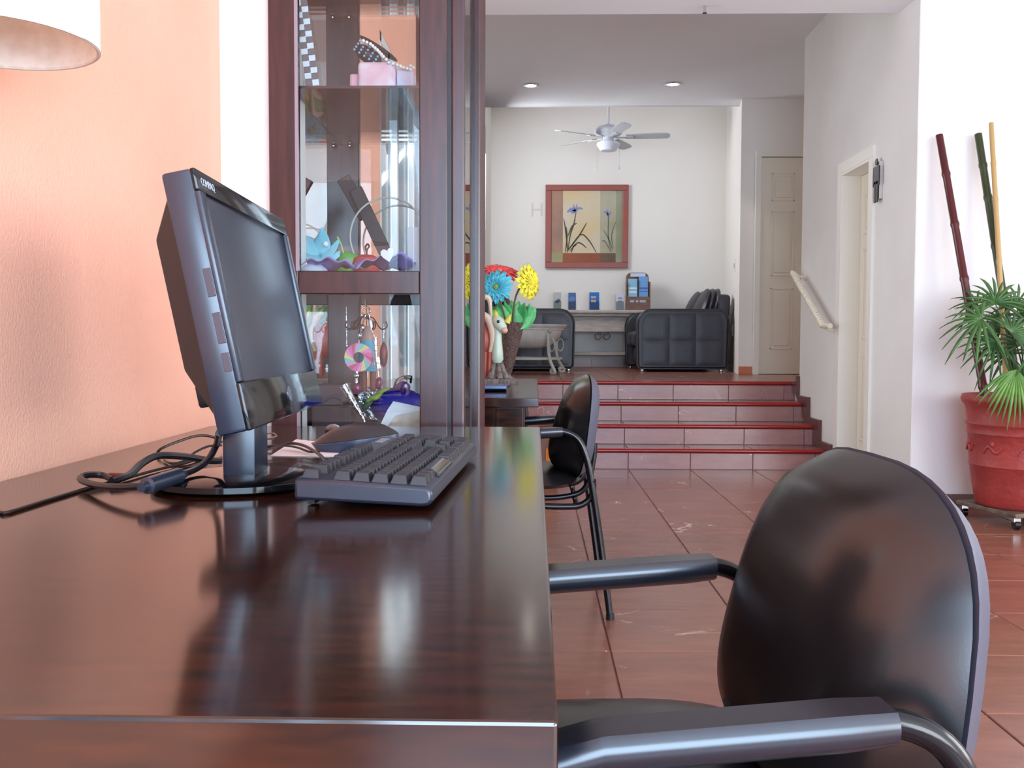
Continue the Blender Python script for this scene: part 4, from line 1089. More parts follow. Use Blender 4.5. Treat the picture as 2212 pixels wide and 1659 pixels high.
# desk phone tray
c = at(1062, 838, Z=ZD+.012); r = thing('desk_tray', 'blue-grey metal desk tray with a pen on the second desk', 'tray', (c.x, c.y, ZD))
b = B(); b.bb(at(1000, 838, Y=c.y).x, at(1094, 838, Y=c.y).x, c.y-.02, c.y+.14, ZD+.001, ZD+.022, bev=.003); b.obj('tray_body', mat('blue_grey_metal', (96, 112, 150), .25, metal=.3), r)
b = B(); b.cyl((c.x-.05, c.y-.03, ZD+.006), (c.x+.055, c.y-.032, ZD+.006), .005, seg=8); b.obj('pen', M_blackg, r, smooth=True)
# carved stone base slab and cats
YV = 3.95
xa_, xb_ = at(1042, 825, Y=YV).x-.10, at(1102, 825, Y=YV).x
b = B(); b.bb(xa_, xb_, YV-.09, YV+.09, ZD, ZD+.03, bev=.006); 
MG = mat('grey_carved_wood', (128, 116, 108), .6, noise=((86, 76, 70), 60, 3), bump=.6, bscale=90)
catb = thing('pale_cat_figure', 'tall pale green wooden cat figure with yellow ears, before the flower vase', 'cat figure', (at(1074, 825, Y=YV).x, YV, ZD), 'carved cat figures on the second desk')
b.obj('plinth', MG, catb)
MPG = mat('pale_green_paint', (176, 192, 172), .35)
c = at(1076, 822, Y=YV)
def zz(py_): return at(1076, py_, Y=YV).z
b = B(); b.lathe([(.018, zz(784)), (.026, zz(776)), (.024, zz(760)), (.019, zz(735)), (.018, zz(720)), (.020, zz(708))], (c.x-.004, YV, 0), 18); b.obj('neck', MPG, catb, smooth=True)
b = B(); hd = at(1079, 700, Y=YV-.01); b.ball(hd, (.026, .024, .040), rot=Matrix.Rotation(radians(-32), 3, 'Y')); b.obj('head', MPG, catb, smooth=True)
b = B(); b.ball(hd+Vector((.020, -.012, -.026)), (.015, .014, .013)); b.obj('muzzle', mat('pink_nose', (206, 160, 140), .5), catb, smooth=True)
b = B(); b.ball(hd+Vector((-.004, -.023, .010)), (.0065, .004, .0065), 10, 8); b.obj('eye', M_blackg, catb, smooth=True)
MY = mat('yellow_ear', (206, 190, 70), .5)
for dx, tl in ((-.012, 8), (.030, -28)):
    b = B(); b.lathe([(0, .044), (.009, .022), (.014, 0), (0, -.004)], hd+Vector((dx, 0, .020 if dx < 0 else .006)), 10, rot=Matrix.Rotation(radians(-tl), 3, 'Y')); b.obj('ear', MY, catb, smooth=True)
for dx in (-.022, .008, .030):
    b = B(); b.cyl((c.x-.004+dx*1.3, YV-.012, ZD+.028), (c.x-.004+dx*.45, YV, zz(782)), .017 if dx < .03 else .012, .010, seg=10); b.obj('leg', MG, catb, smooth=True)
cr = thing('red_cat_figure', 'red and cream wooden cat figure half hidden by the cabinet', 'cat figure', (at(1044, 815, Y=YV).x, YV+.0, ZD+.03), 'carved cat figures on the second desk')
c = at(1046, 740, Y=YV)
MRD, MCR = mat('brick_red_paint', (150, 60, 44), .4), mat('cream_paint', (206, 186, 166), .5)
b = B(); b.ball((c.x-.025, YV+.01, zz(735)), (.055, .03, .075)); b.obj('body', MRD, cr, smooth=True)
b = B(); b.tube([at(1042, 676, Y=YV), at(1056, 690, Y=YV), at(1064, 715, Y=YV), at(1064, 740, Y=YV), at(1058, 765, Y=YV)], [.008, .018, .018, .014, .008], seg=10); b.obj('mane', MCR, cr, smooth=True)
for q_ in ((1048, 0), (1058, 1)):
    b = B(); b.cyl(at(q_[0]-2, 812, Y=YV), at(q_[0], 760, Y=YV), .010, .013, seg=10); b.obj('leg', MRD, cr, smooth=True)
b = B(); b.tube([at(1040, 648, Y=YV), at(1050, 642, Y=YV), at(1057, 648, Y=YV), at(1060, 670, Y=YV), at(1062, 688, Y=YV)], [.006, .012, .010, .006, .005], seg=8); b.obj('tail', MCR, cr, smooth=True)
# vase
YVs = 4.15
def W2(px_, py_, Y=YVs): return at(px_, py_, Y=Y)
bx = W2(1094, 806); tx = W2(1106, 695)
r = thing('flower_vase', 'dark woven wicker cone vase holding cloth gerberas on the second desk', 'vase', (bx.x, YVs, ZD))
b = B(); Rv = Matrix.Rotation(math.atan2(tx.x-bx.x, tx.z-bx.z), 3, 'Y'); hv = (tx-bx).length
b.lathe([(0, 0), (.022, .0), (.030, .05), (.044, hv*.6), (.056, hv), (.050, hv), (.038, hv*.6), (0, .02)], (bx.x, YVs, bx.z), 24, rot=Rv)
MWK = mat('dark_wicker', (92, 66, 58), .6, bump=.8, bscale=140, noise=((62, 42, 38), 120, 1))
b.obj('wicker_cone', MWK, r, smooth=True)
b = B(); b.lathe([(0, 0), (.050, 0), (.050, .012), (.022, .03), (.016, max(.05, bx.z-ZD)), (0, max(.05, bx.z-ZD))], (bx.x, YVs, ZD), 20); b.obj('vase_foot', MG, r, smooth=True)
# leaves of the arrangement
ML1 = mat('green_silk_leaf', (96, 186, 112), .5, noise=((60, 150, 84), 20, 2))
for k in range(11):
    a = -1.3+2.6*k/10; b = B()
    petal_sheet(b, Vector((tx.x+.02*sin(a), YVs-.03*cos(k*2.1), tx.z-.03)), (sin(a)*.9, -.5*cos(k*1.7), .75+.25*cos(a)), .115, .070, (0, -.8, .5), ph=k*1.3, ruf=.12, n=7)
    b.obj('leaf', ML1, r, smooth=True, solid=.0015)
def gerbera(name, label, c, nrm, R_, col, core, npet, stem_to, stem_mid=None):
    nrm = Vector(nrm).normalized(); r = thing(name, label, 'flower', c, 'cloth gerberas in the wicker vase')
    Uv = nrm.orthogonal().normalized(); Vv = nrm.cross(Uv)
    mm = mat('petal_%02x%02x%02x' % col, col, .6, noise=(tuple(max(0, int(x*.86)) for x in col), 40, 2))
    f0 = None
    for layer, (n, L_, lift, wd) in enumerate(((npet, R_, .10, .30), (npet-2, R_*.78, .24, .27), (npet, R_*.42, .5, .16))):
        for k in range(n):
            a = 2*pi*(k+.4*layer)/n; d = Uv*cos(a)+Vv*sin(a)
            L2 = L_*random.uniform(.9, 1.06)
            b = B()
            sd = d.cross(nrm)
            def f(u, v, L2=L2, d=d, sd=sd, lift=lift, wd=wd):
                w_ = wd*L_*1.25*(sin(pi*min(.93, u*.85+.12))**.6)*(v-.5)
                return c+d*(R_*.08+L2*u*.92)+sd*w_+nrm*(L2*(lift*sin(u*pi*.6)-.16*u*u)+.006*abs(2*v-1))
            b.sheet(f, 4, 2); b.obj('petal', mm, r, smooth=True, solid=.0012)
    b = B(); b.ball(c+nrm*R_*.12, (R_*.17,)*3, 14, 8); b.obj('flower_centre', mat('core_%02x%02x%02x' % core, core, .8, bump=1, bscale=120), r, smooth=True)
    b = B(); e = Vector(stem_to); mid = Vector(stem_mid) if stem_mid else (c+e)/2
    b.tube([c-nrm*.004, c-nrm*.03, mid, e], .0042, seg=7); b.obj('stem', mat('brown_stem', (92, 80, 56), .6), r, smooth=True)
st = (tx.x, YVs, tx.z-.08)
gerbera('blue_gerbera', 'turquoise cloth gerbera, lowest flower in the wicker vase', W2(1071, 620, 4.02), (-.05, -1, .10), .074, (84, 188, 208), (130, 160, 80), 15, st)
gerbera('red_gerbera', 'coral red cloth gerbera, topmost flower in the wicker vase', W2(1078, 590, 4.12), (.10, -.45, .9), .088, (240, 88, 86), (238, 110, 86), 16, st)
gerbera('yellow_gerbera', 'yellow cloth gerbera leaning away on its own bent stem', W2(1141, 610, 4.10), (.78, -.62, .08), .080, (240, 226, 66), (226, 206, 60), 16, st, W2(1112, 650, 4.1))

# round brown low table with papers, beyond the second desk
p = at(1128, 905, Z=.40)
r = thing('drum_table', 'round brown low table with an orange emblem, behind the far black chair', 'table', (p.x, 6.38, 0))
MBT = mat('brown_card', (120, 84, 74), .5)
cx_ = at(1118, 905, Y=6.38).x; rt_ = .27
b = B(); b.lathe([(0, .001), (rt_*.95, .001), (rt_, .02), (rt_, .37), (0, .37)], (cx_, 6.38, 0), 40); b.obj('drum_body', MBT, r, smooth=True)
b = B(); b.lathe([(0, .371), (rt_+.012, .371), (rt_+.016, .385), (rt_+.012, .398), (0, .398)], (cx_, 6.38, 0), 40); b.obj('round_top', mat('brown_veneer', (104, 62, 50), .2), r, smooth=True)
e_ = at(1187, 975, Y=6.18)
aa = math.asin(min(.95, (e_.x-cx_)/rt_))
b = B(); b.sheet(lambda u, v: Vector((cx_+(rt_+.003)*sin(aa+(u-.5)*.28), 6.38-(rt_+.003)*cos(aa+(u-.5)*.28), .11+.12*v)), 8, 1); b.obj('orange_emblem', mat('orange_print', (196, 110, 40), .5), r)
q = at(1170, 903, Z=.401)
b = B(); b.box((q.x, q.y, .3995), (.085, .12, .002)); tag(b.obj('paper_leaflet', mat('white_paper', (238, 232, 232), .7), loc=(q.x, q.y, .3985)), 'white leaflet lying on the round brown low table', 'leaflet')
q = at(1139, 908, Z=.401)
b = B(); b.box((q.x, q.y, .432), (.02, .008, .066), bev=.001); tag(b.obj('table_sign', mat('black_card', (24, 22, 26), .4), loc=(q.x, q.y, .3985)), 'small black upright card on the edge of the round brown table', 'card')

# ------------------------------------------------------------------ sofas on the landing
def make_sofa():
    """local: faces -X; near arm at y=0, far arm at y=+L; back at +X. origin floor front-left"""
    r = thing('leather_sofa', 'dark leather sofa facing left, beside the cream wall and white door', 'sofa', (0, 0, 0), 'dark leather sofas on the landing')
    Wd, H_, L_, AW = .97, .665, 1.35, .20
    for s, y0 in ((0, 0), (1, L_-AW)):
        b = B()
        poly = []
        R1, R2 = .16, .12
        for cx_, cz_, a0, R_ in ((Wd-R2, H_-R2, 0, R2), (R1, H_-R1, 90, R1), (.05, .075, 180, .04), (Wd-.05, .075, 270, .04)):
            for k in range(7):
                a = radians(a0+90*k/6); poly.append((cx_+R_*cos(a), cz_+R_*sin(a)))
        b.prism(poly, AW-.03, O=(0, y0+AW/2, 0), U=(1, 0, 0), V=(0, 0, 1)); b.obj('arm', M_leather, r, smooth=True, bevel=.02)
        # puffed outer side, two rows of three panels
        yo = y0+.012 if s == 0 else y0+AW-.012; sg = -1 if s == 0 else 1
        cuts_x = [.055, .345, .625, .915]; cuts_z = [.07, .335, .62]
        for i in range(3):
            for j in range(2):
                xa_, xb_, za_, zb_ = cuts_x[i], cuts_x[i+1], cuts_z[j], cuts_z[j+1]
                b = B()
                def f(u, v):
                    pf = (max(0, 1-abs(2*u-1)**9)*max(0, 1-abs(2*v-1)**9))**.6
                    x = xa_+(xb_-xa_)*u; z = za_+(zb_-za_)*v
                    # round the outer corners of the arm
                    if i == 0 and j == 1 and u < .5 and v > .6: x += .06*((v-.6)/.4)**2*(1-2*u)
                    if i == 2 and j == 1 and u > .5 and v > .6: x -= .05*((v-.6)/.4)**2*(2*u-1)
                    return Vector((x, yo+sg*(.007+.006*pf), z))
                b.sheet(f, 8, 8); b.obj('side_panel', M_leather, r, smooth=True)
        b = B(); pp = [(p_[0], (y0 if s == 0 else y0+AW), p_[1]) for p_ in poly]
        b.tube(pp, .007, seg=6, closed=True, smooth=False); b.obj('piping', M_leather2, r, smooth=True)
    b = B(); b.bb(.07, Wd-.06, AW, L_-AW, .07, .27, bev=.03, seg=3); b.obj('base', M_leather, r, smooth=True)
    for k in range(2):
        y0 = AW+.005+k*(L_-2*AW)/2
        b = B(); b.bb(.0, .68, y0, y0+(L_-2*AW)/2-.01, .27, .44, bev=.05, seg=4); b.obj('seat_cushion', M_leather, r, smooth=True)
    b = B(); b.box((Wd-.06, L_/2, .46), (.15, L_-.14, .74), rot=Matrix.Rotation(radians(3), 3, 'Y'), bev=.04, seg=3); b.obj('back_frame', M_leather, r, smooth=True)
    for k in range(2):
        y0 = .06+k*(L_-.12)/2; w_ = (L_-.12)/2-.01
        b = B()
        Rb = Matrix.Rotation(radians(20), 3, 'Y')
        for n_ in range(3):
            c = Vector((.70+.055*n_+.02, y0+w_/2, .66)); b.ball(c, (.062, w_/2, .26), 18, 12, rot=Rb)
        b.obj('back_cushion', M_leather, r, smooth=True)
    for x_ in (.06, Wd-.07):
        for y_ in (.05, L_-.05):
            b = B(); b.lathe([(0, .001), (.022, .001), (.026, .02), (.020, .04), (.030, .06), (.030, .08), (0, .08)], (x_, y_, 0), 14); b.obj('chrome_foot', M_chrome, r, smooth=True)
    return r
sofa = make_sofa()
sofa2 = copy_tree(sofa)
sx0 = at(1376, 740, Y=10.15).x
sofa.location = (sx0, 10.15, ZP)
sofa2['label'] = 'dark leather sofa facing right, behind the stone basin planter'
sofa2.rotation_euler = (0, 0, 0); sofa2.scale = (-1, 1, 1)
sofa2.location = (at(1241, 740, Y=10.15).x, 10.15, ZP)

# console table
xc = at(1300, 722, Y=11.6).x
MCT = mat('whitewashed_wood', (200, 190, 180), .6, noise=((178, 166, 156), 9, 4, (1, 1, 6)))
r = thing('console_table', 'whitewashed console table with iron scroll between the two leather sofas', 'table', (xc, 11.75, ZP))
ztp = at(1300, 670, Y=11.55).z
for nm, q in (('table_top', (xc-.72, xc+.68, 11.52, 11.97, ztp-.035, ztp)), ('top_moulding', (xc-.66, xc+.62, 11.55, 11.96, ztp-.075, ztp-.036)), ('apron', (xc-.62, xc+.58, 11.60, 11.62, ztp-.24, ztp-.076)),
              ('lower_shelf', (xc-.62, xc+.58, 11.60, 11.95, ZP+.155, ZP+.19)), ('stretcher', (xc-.62, xc+.58, 11.585, 11.60, ztp-.262, ztp-.236))):
    b = B(); b.bb(*q, bev=.006); b.obj(nm, MCT, r)
for xx in (xc-.60, xc+.56):
    for yy in (11.61, 11.93):
        b = B(); b.bb(xx-.03, xx+.03, yy-.02, yy+.02, ZP+.001, ztp-.076, bev=.004); b.obj('leg', MCT, r)
MIR = mat('dark_iron', (70, 62, 60), .5)
b = B()
for s in (-1, 1):
    pts = []
    for k in range(14):
        t_ = k/13; a = s*(pi/2 - t_*2*pi*1.15); rad_ = .050*(1-t_*.55)
        pts.append((xc+s*.052+rad_*cos(a)*1.0*(1), 11.575, ztp-.315+rad_*sin(a) if s > 0 else ztp-.315-rad_*sin(a)))
    b.tube(pts, .006, seg=6)
b.obj('iron_scroll', MIR, r, smooth=True)
# leaflet holders on the console
MAC = M_pane
def holder(px0, px1, py0, py1, label, colr, body, second=None):
    Yh = 11.66; a_ = at(px0, py1, Y=Yh); c_ = at(px1, py0, Y=Yh); xm = (a_.x+c_.x)/2; wd = abs(c_.x-a_.x); hh = c_.z-ztp
    r = thing('leaflet_holder', label, 'leaflet holder', (xm, Yh, ztp), 'leaflet holders on the console table')
    Rt = Matrix.Rotation(radians(-10), 3, 'X')
    b = B(); b.box((xm, Yh+.02, ztp+hh*.5), (wd*.82, .012, hh*.96), rot=Rt, bev=.001); lf = b.obj('leaflet', colr, r)
    b = B(); body(b, xm, Yh+.008, ztp, wd, hh, Rt)
    b.obj('cover_print', second, r)
    b = B(); b.box((xm, Yh-.004, ztp+hh*.28), (wd, .004, hh*.5), rot=Rt); b.bb(xm-wd/2, xm+wd/2, Yh-.02, Yh+.06, ztp+.0005, ztp+.006); b.box((xm, Yh+.034, ztp+hh*.45), (wd, .004, hh*.85), rot=Rt)
    b.obj('acrylic_stand', MAC, r)
def disc(b, xm, y, z0, wd, hh, Rt): b.cyl((xm, y, z0+hh*.6), (xm, y+.004, z0+hh*.6), wd*.33, seg=20)
def swoosh(b, xm, y, z0, wd, hh, Rt): b.box((xm+.005, y+.002, z0+hh*.5), (wd*.5, .003, hh*.16), rot=Rt @ Matrix.Rotation(radians(-35), 3, 'Y')); b.box((xm, y+.004, z0+hh*.2), (wd*.3, .003, hh*.08), rot=Rt)
def photos(b, xm, y, z0, wd, hh, Rt):
    for k in range(4): b.box((xm-wd*.18+wd*.22*(k % 2), y+.001+.012*(k//2-.5), z0+hh*(.5+.2*(k//2))), (wd*.2, .003, hh*.13), rot=Rt)
def bars(b, xm, y, z0, wd, hh, Rt):
    for k in range(3): b.box((xm, y+.002, z0+hh*(.35+.18*k)), (wd*.4, .003, hh*.05), rot=Rt)
holder(1194, 1214, 630, 668, 'pale grey leaflet in a clear holder, first from the vase side on the console', mat('leaf_grey', (176, 180, 180), .5), swoosh, mat('leaf_grey2', (70, 80, 100), .5))
holder(1226, 1246, 631, 668, 'blue leaflet with a round seal in a clear holder on the console', mat('leaf_blue', (74, 96, 150), .5), disc, mat('leaf_blue2', (60, 120, 190), .4))
holder(1271, 1297, 630, 668, 'bright blue leaflet with small photos, midway along the console', mat('leaf_sky', (30, 110, 190), .5), photos, mat('leaf_sky2', (190, 176, 160), .5))
holder(1329, 1350, 632, 668, 'white leaflet in a clear holder beside the brown leaflet rack', mat('leaf_white', (206, 208, 220), .5), bars, mat('leaf_white2', (130, 140, 170), .5))
# brown rack
Yr = 11.68; a_ = at(1352, 668, Y=Yr); c_ = at(1405, 588, Y=Yr); xm = (a_.x+c_.x)/2; wd = c_.x-a_.x; hh = c_.z-ztp
r = thing('leaflet_rack', 'brown wooden leaflet rack with rounded top at the end of the console', 'leaflet rack', (xm, Yr, ztp))
MBR = mat('brown_rack_wood', (128, 92, 74), .5, noise=((108, 74, 60), 10, 3, (1, 1, 5)))
pol = [(-wd/2, 0), (wd/2, 0)]
for k in range(7):
    a = radians(0+90*k/6); pol.append((wd/2-.06+.06*cos(a)-.01, hh-.06+.06*sin(a)))
for k in range(7):
    a = radians(90+90*k/6); pol.append((-wd/2+.06+.06*cos(a)+.01, hh-.06+.06*sin(a)))
b = B(); b.prism(pol, .018, O=(xm, Yr+.06, ztp), U=(1, 0, 0), V=(0, .10, 1)); b.obj('back_board', MBR, r)
b = B(); b.bb(xm-wd/2, xm+wd/2, Yr-.03, Yr-.01, ztp+.0005, ztp+hh*.36, bev=.004); b.obj('front_pocket', MBR, r)
b = B(); b.bb(xm-wd/2, xm-wd/2+.012, Yr-.02, Yr+.07, ztp+.0005, ztp+hh*.75); b.bb(xm+wd/2-.012, xm+wd/2, Yr-.02, Yr+.07, ztp+.0005, ztp+hh*.75); b.obj('sides', MBR, r)
b = B(); b.bb(xm-.004, xm+.004, Yr-.005, Yr+.05, ztp+hh*.36, ztp+hh*.8); b.obj('divider', mat('dark_divider', (40, 34, 36), .5), r)
for s, cl, z1 in ((-1, (140, 190, 220), .80), (1, (110, 160, 216), .86)):
    b = B(); b.box((xm+s*wd*.22, Yr+.015, ztp+hh*(.36+z1)/2), (wd*.38, .012, hh*(z1-.3)), rot=Matrix.Rotation(radians(-6), 3, 'X')); lf = b.obj('leaflet', mat('rack_leaf_%d' % (s+1), cl, .5), r)
    b = B(); b.box((xm+s*wd*.22, Yr+.006, ztp+hh*.58), (wd*.34, .002, hh*.05)); b.box((xm+s*wd*.22, Yr+.004, ztp+hh*.45), (wd*.34, .002, hh*.12)); b.obj('leaflet_band', mat('rack_band_%d' % (s+1), (226, 240, 236) if s < 0 else (70, 110, 180), .5), lf)
b = B(); b.box((xm, Yr+.038, ztp+hh*.935), (wd*.62, .003, hh*.09)); b.obj('header_label', mat('header_blue', (196, 212, 232), .5), r)
def label_text(s_, size, loc, parent, m, name='lettering', rx=pi/2, rz=0, ext=.0006):
    cu = bpy.data.curves.new(name, 'FONT'); cu.body = s_; cu.size = size; cu.extrude = ext; cu.align_x = 'CENTER'; cu.align_y = 'CENTER'
    t = bpy.data.objects.new(name, cu); COL.objects.link(t)
    off = Vector((0, 0, 0)); q = parent
    while q is not None: off += q.location; q = q.parent
    t.parent = parent; t.location = Vector(loc)-off; t.rotation_euler = (rx, 0, rz); cu.materials.append(m); return to_mesh(t)
label_text('INFO', .045, (xm, Yr-.032, ztp+hh*.22), r, mat('pale_lettering', (170, 180, 196), .5)) if False else None
b = B()
for k, (dx, w_) in enumerate(((-.075, .05), (-.015, .03), (.055, .075))): b.box((xm+dx, Yr-.0315, ztp+hh*.24), (w_, .002, .028), bev=.0008)
b.obj('pocket_print', mat('pale_lettering', (170, 180, 196), .5), r)

# painting
pa, pc = at(1178, 579, Y=11.97), at(1358, 399, Y=11.97)
r = thing('framed_painting', 'square botanical painting of blue irises in a wide terracotta frame', 'painting', ((pa.x+pc.x)/2, 11.97, pa.z))
Wp, Hp = pc.x-pa.x, pc.z-pa.z
def fr(u0_, u1_, v0_, v1_, y=11.955, th=.02): return (pa.x+Wp*u0_, pa.x+Wp*u1_, y-th/2, y+th/2, pa.z+Hp*v0_, pa.z+Hp*v1_)
MF = mat('terracotta_frame', (158, 74, 58), .4, noise=((150, 84, 76), 3, 3))
for q in ((0, 1, .93, 1), (0, 1, 0, .07), (0, .07, .07, .93), (.93, 1, .07, .93)):
    b = B(); b.bb(*fr(*q, y=11.975, th=.05), bev=.006); b.obj('frame_bar', MF, r)
b = B(); b.bb(*fr(.06, .94, .06, .94, y=11.985, th=.02)); cv = b.obj('canvas', mat('canvas_cream', (214, 196, 160), .7, noise=((222, 206, 182), 2, 3)), r)
def patch(u0_, u1_, v0_, v1_, c1, c2, nm, y=11.973):
    b = B(); b.bb(*fr(u0_, u1_, v0_, v1_, y=y, th=.003)); b.obj('painted_field', mat(nm, c1, .7, noise=(c2, 3, 3)), cv)
patch(.07, .21, .19, .93, (176, 136, 116), (150, 120, 104), 'field_pink')
patch(.07, .21, .07, .19, (160, 156, 112), (176, 170, 130), 'field_olive')
patch(.21, .66, .07, .18, (158, 92, 62), (140, 78, 52), 'field_rust')
patch(.21, .66, .18, .93, (216, 192, 146), (212, 202, 182), 'field_cream', y=11.974)
patch(.66, .85, .18, .93, (168, 158, 130), (184, 180, 158), 'field_sage')
patch(.66, .85, .07, .18, (122, 92, 74), (104, 84, 70), 'field_umber')
patch(.85, .93, .07, .93, (140, 144, 112), (156, 158, 134), 'field_green')
def stroke(pts, w0, m, nm='brush_stroke', y=11.969):
    b = B(); P_ = [Vector((pa.x+Wp*u, y, pa.z+Hp*v)) for u, v in pts]
    n = 14; Q_ = []
    for k in range(n+1):
        t_ = k/n*(len(P_)-1); i = min(int(t_), len(P_)-2); f = t_-i
        a, b_, c, d = P_[max(i-1, 0)], P_[i], P_[i+1], P_[min(i+2, len(P_)-1)]
        Q_.append(.5*((2*b_)+(c-a)*f+(2*a-5*b_+4*c-d)*f*f+(3*b_-a-3*c+d)*f**3))
    prev = None
    for k, q in enumerate(Q_):
        t_ = Q_[min(k+1, n)]-Q_[max(k-1, 0)]; t_.normalize(); s_ = Vector((t_.z, 0, -t_.x)); w_ = w0*sin(pi*(k+.4)/(n+.8))**.6
        cur = (b.bm.verts.new(q+s_*w_), b.bm.verts.new(q-s_*w_))
        if prev: b.bm.faces.new((prev[0], cur[0], cur[1], prev[1]))
        prev = cur
    b.obj(nm, m, cv)
MI, MJ = mat('ink_green', (84, 78, 60), .7), mat('ink_sage', (104, 110, 88), .7)
for pts in ([(.27, .18), (.30, .40), (.34, .52), (.37, .68)], [(.26, .2), (.40, .38), (.50, .55)], [(.28, .22), (.42, .40), (.52, .34), (.62, .18)], [(.27, .20), (.25, .40), (.22, .60)], [(.29, .20), (.38, .30), (.44, .29), (.50, .24)], [(.27, .38), (.32, .50), (.38, .54)],
            [(.24, .18), (.26, .36), (.25, .50)], [(.31, .18), (.34, .26), (.38, .28)]): stroke(pts, .0065*(1.3), MI)
for pts in ([(.80, .18), (.76, .36), (.76, .58), (.755, .66)], [(.79, .20), (.72, .32), (.68, .32)], [(.82, .24), (.80, .40), (.85, .56)], [(.82, .2), (.77, .34), (.70, .46)]): stroke(pts, .0065, MJ)
MIB = mat('iris_blue', (136, 142, 190), .7)
for pts, w_ in (([(.26, .67), (.32, .71), (.36, .68)], .020), ([(.45, .71), (.40, .72), (.36, .68)], .013), ([(.31, .66), (.34, .68), (.37, .67)], .022), ([(.33, .77), (.35, .72), (.36, .69)], .008), ([(.38, .77), (.37, .72), (.36, .69)], .008),
                ([(.70, .68), (.74, .66), (.755, .62)], .012), ([(.79, .68), (.77, .65), (.76, .62)], .010), ([(.735, .70), (.75, .67), (.755, .63)], .012)): stroke(pts, w_, MIB, 'iris_petal', y=11.967)

# faint letter on the far wall
cH = at(1160, 455, Y=11.998)
lt_ = label_text('H', .24, (cH.x, 11.997, cH.z), None, mat('faint_letter', (222, 214, 206), .8), 'wall_letter', ext=.001)
tag(lt_, 'faint grey capital letter H on the far wall left of the painting', 'letter')

# ceiling fan
Yf = 10.9; c = at(1314, 296, Y=Yf); zb_ = c.z
MFN = mat('fan_white', (196, 198, 204), .4)
r = thing('ceiling_fan', 'white five-blade ceiling fan with bowl light and two pull chains', 'ceiling fan', (c.x, Yf, 3.99))
b = B(); b.cyl((c.x, Yf, 3.99), (c.x, Yf, zb_+.10), .013, seg=12); b.lathe([(0, 3.999), (.07, 3.999), (.055, 3.93), (.02, 3.91)], (c.x, Yf, 0), 20); b.obj('downrod', MFN, r, smooth=True)
b = B(); b.lathe([(0, .145), (.05, .14), (.12, .115), (.155, .08), (.155, .045), (.13, .02), (.06, .005), (0, .005)], (c.x, Yf, zb_-.005), 32); b.obj('motor_housing', MFN, r, smooth=True)
b = B(); b.lathe([(0, .02), (.06, .02), (.065, -.03), (.08, -.045), (0, -.045)], (c.x, Yf, zb_-.01), 28); b.obj('switch_housing', MFN, r, smooth=True)
b = B(); b.lathe([(.085, -.05), (.125, -.065), (.132, -.09), (.10, -.14), (.085, -.155), (0, -.158)], (c.x, Yf, zb_), 32); b.obj('bowl_light', mat('frosted_bowl', (206, 208, 222), .35), r, smooth=True)
b = B(); b.lathe([(.02, -.03), (.09, -.045), (.09, -.052), (.02, -.05)], (c.x, Yf, zb_), 28); b.obj('light_fitter', MFN, r, smooth=True)
for ang in (-6, 66, 138, 210, 282):
    a = radians(ang); Rz = Matrix.Rotation(a, 3, 'Z'); Rp = Matrix.Rotation(radians(-13), 3, 'X')
    b = B(); pol = [(.20, -.05), (.35, -.062), (.58, -.07), (.665, -.062), (.69, -.03), (.69, .03), (.665, .062), (.58, .07), (.35, .062), (.20, .05)]
    Rr_ = Rz @ Rp
    b.prism(pol, .008, O=(c.x, Yf, zb_), U=Rr_ @ Vector((1, 0, 0)), V=Rr_ @ Vector((0, 1, 0))); bl = b.obj('fan_blade', mat('fan_blade_grey', (176, 178, 182), .45), r)
    b = B(); b.prism([(.08, -.012), (.17, -.016), (.27, -.035), (.29, 0), (.27, .035), (.17, .016), (.08, .012)], .006, O=Vector((c.x, Yf, zb_-.009)), U=Rr_ @ Vector((1, 0, 0)), V=Rr_ @ Vector((0, 1, 0))); b.obj('blade_bracket', MFN, bl)
for dx in (-.125, .125):
    b = B(); b.cyl((c.x+dx, Yf, zb_-.08), (c.x+dx, Yf, zb_-.34), .0022, seg=6); b.lathe([(0, 0), (.006, .004), (.004, .03), (0, .032)], (c.x+dx, Yf, zb_-.365), 10); b.obj('pull_chain', mat('chain_grey', (170, 166, 164), .4), r)

# stone basin on an iron scroll stand
Yb = 9.45; cb = at(1143, 706, Y=Yb); zr = cb.z+.01
MST = mat('pale_stone', (206, 204, 198), .6, noise=((184, 182, 176), 6, 4))
r = thing('basin_planter', 'pale stone basin planter on a curled iron stand at the top of the steps', 'planter', (cb.x, Yb, ZP))
Rb_ = .375
b = B(); b.lathe([(0, -.225), (.12, -.222), (.22, -.19), (.30, -.12), (.325, -.06), (.33, -.045), (.345, -.04), (.345, -.03), (Rb_-.01, -.012), (Rb_, 0), (Rb_, .012), (Rb_-.03, .012), (.31, -.03), (.20, -.15), (0, -.18)], (cb.x, Yb, zr), 48); b.obj('basin', MST, r, smooth=True)
MIS = mat('grey_painted_iron', (176, 174, 164), .5)
for k in range(4):
    a = radians(35+90*k); d = Vector((cos(a), sin(a), 0)); o_ = Vector((cb.x, Yb, 0))
    def q_(rr_, z_): return o_+d*rr_+Vector((0, 0, z_))
    hz_ = zr-ZP
    b = B(); b.tube([q_(.355, hz_*.86+ZP), q_(.33, hz_*.93+ZP), q_(.315, hz_*.84+ZP), q_(.322, hz_*.70+ZP), q_(.33, hz_*.50+ZP), q_(.355, hz_*.30+ZP), q_(.40, hz_*.16+ZP), q_(.435, hz_*.07+ZP), q_(.425, .017+ZP), q_(.385, .017+ZP), q_(.375, .045+ZP), q_(.40, .055+ZP)], .016, seg=8); b.obj('leg', MIS, r, smooth=True)
    b = B(); cr_ = q_(.385, hz_*.60+ZP); b.tube([cr_+d*.04*cos(t_*pi/6)+Vector((0, 0, .062*sin(t_*pi/6))) for t_ in range(12)], .006, seg=6, closed=True, smooth=False); b.obj('ring_handle', MIS, r, smooth=True)
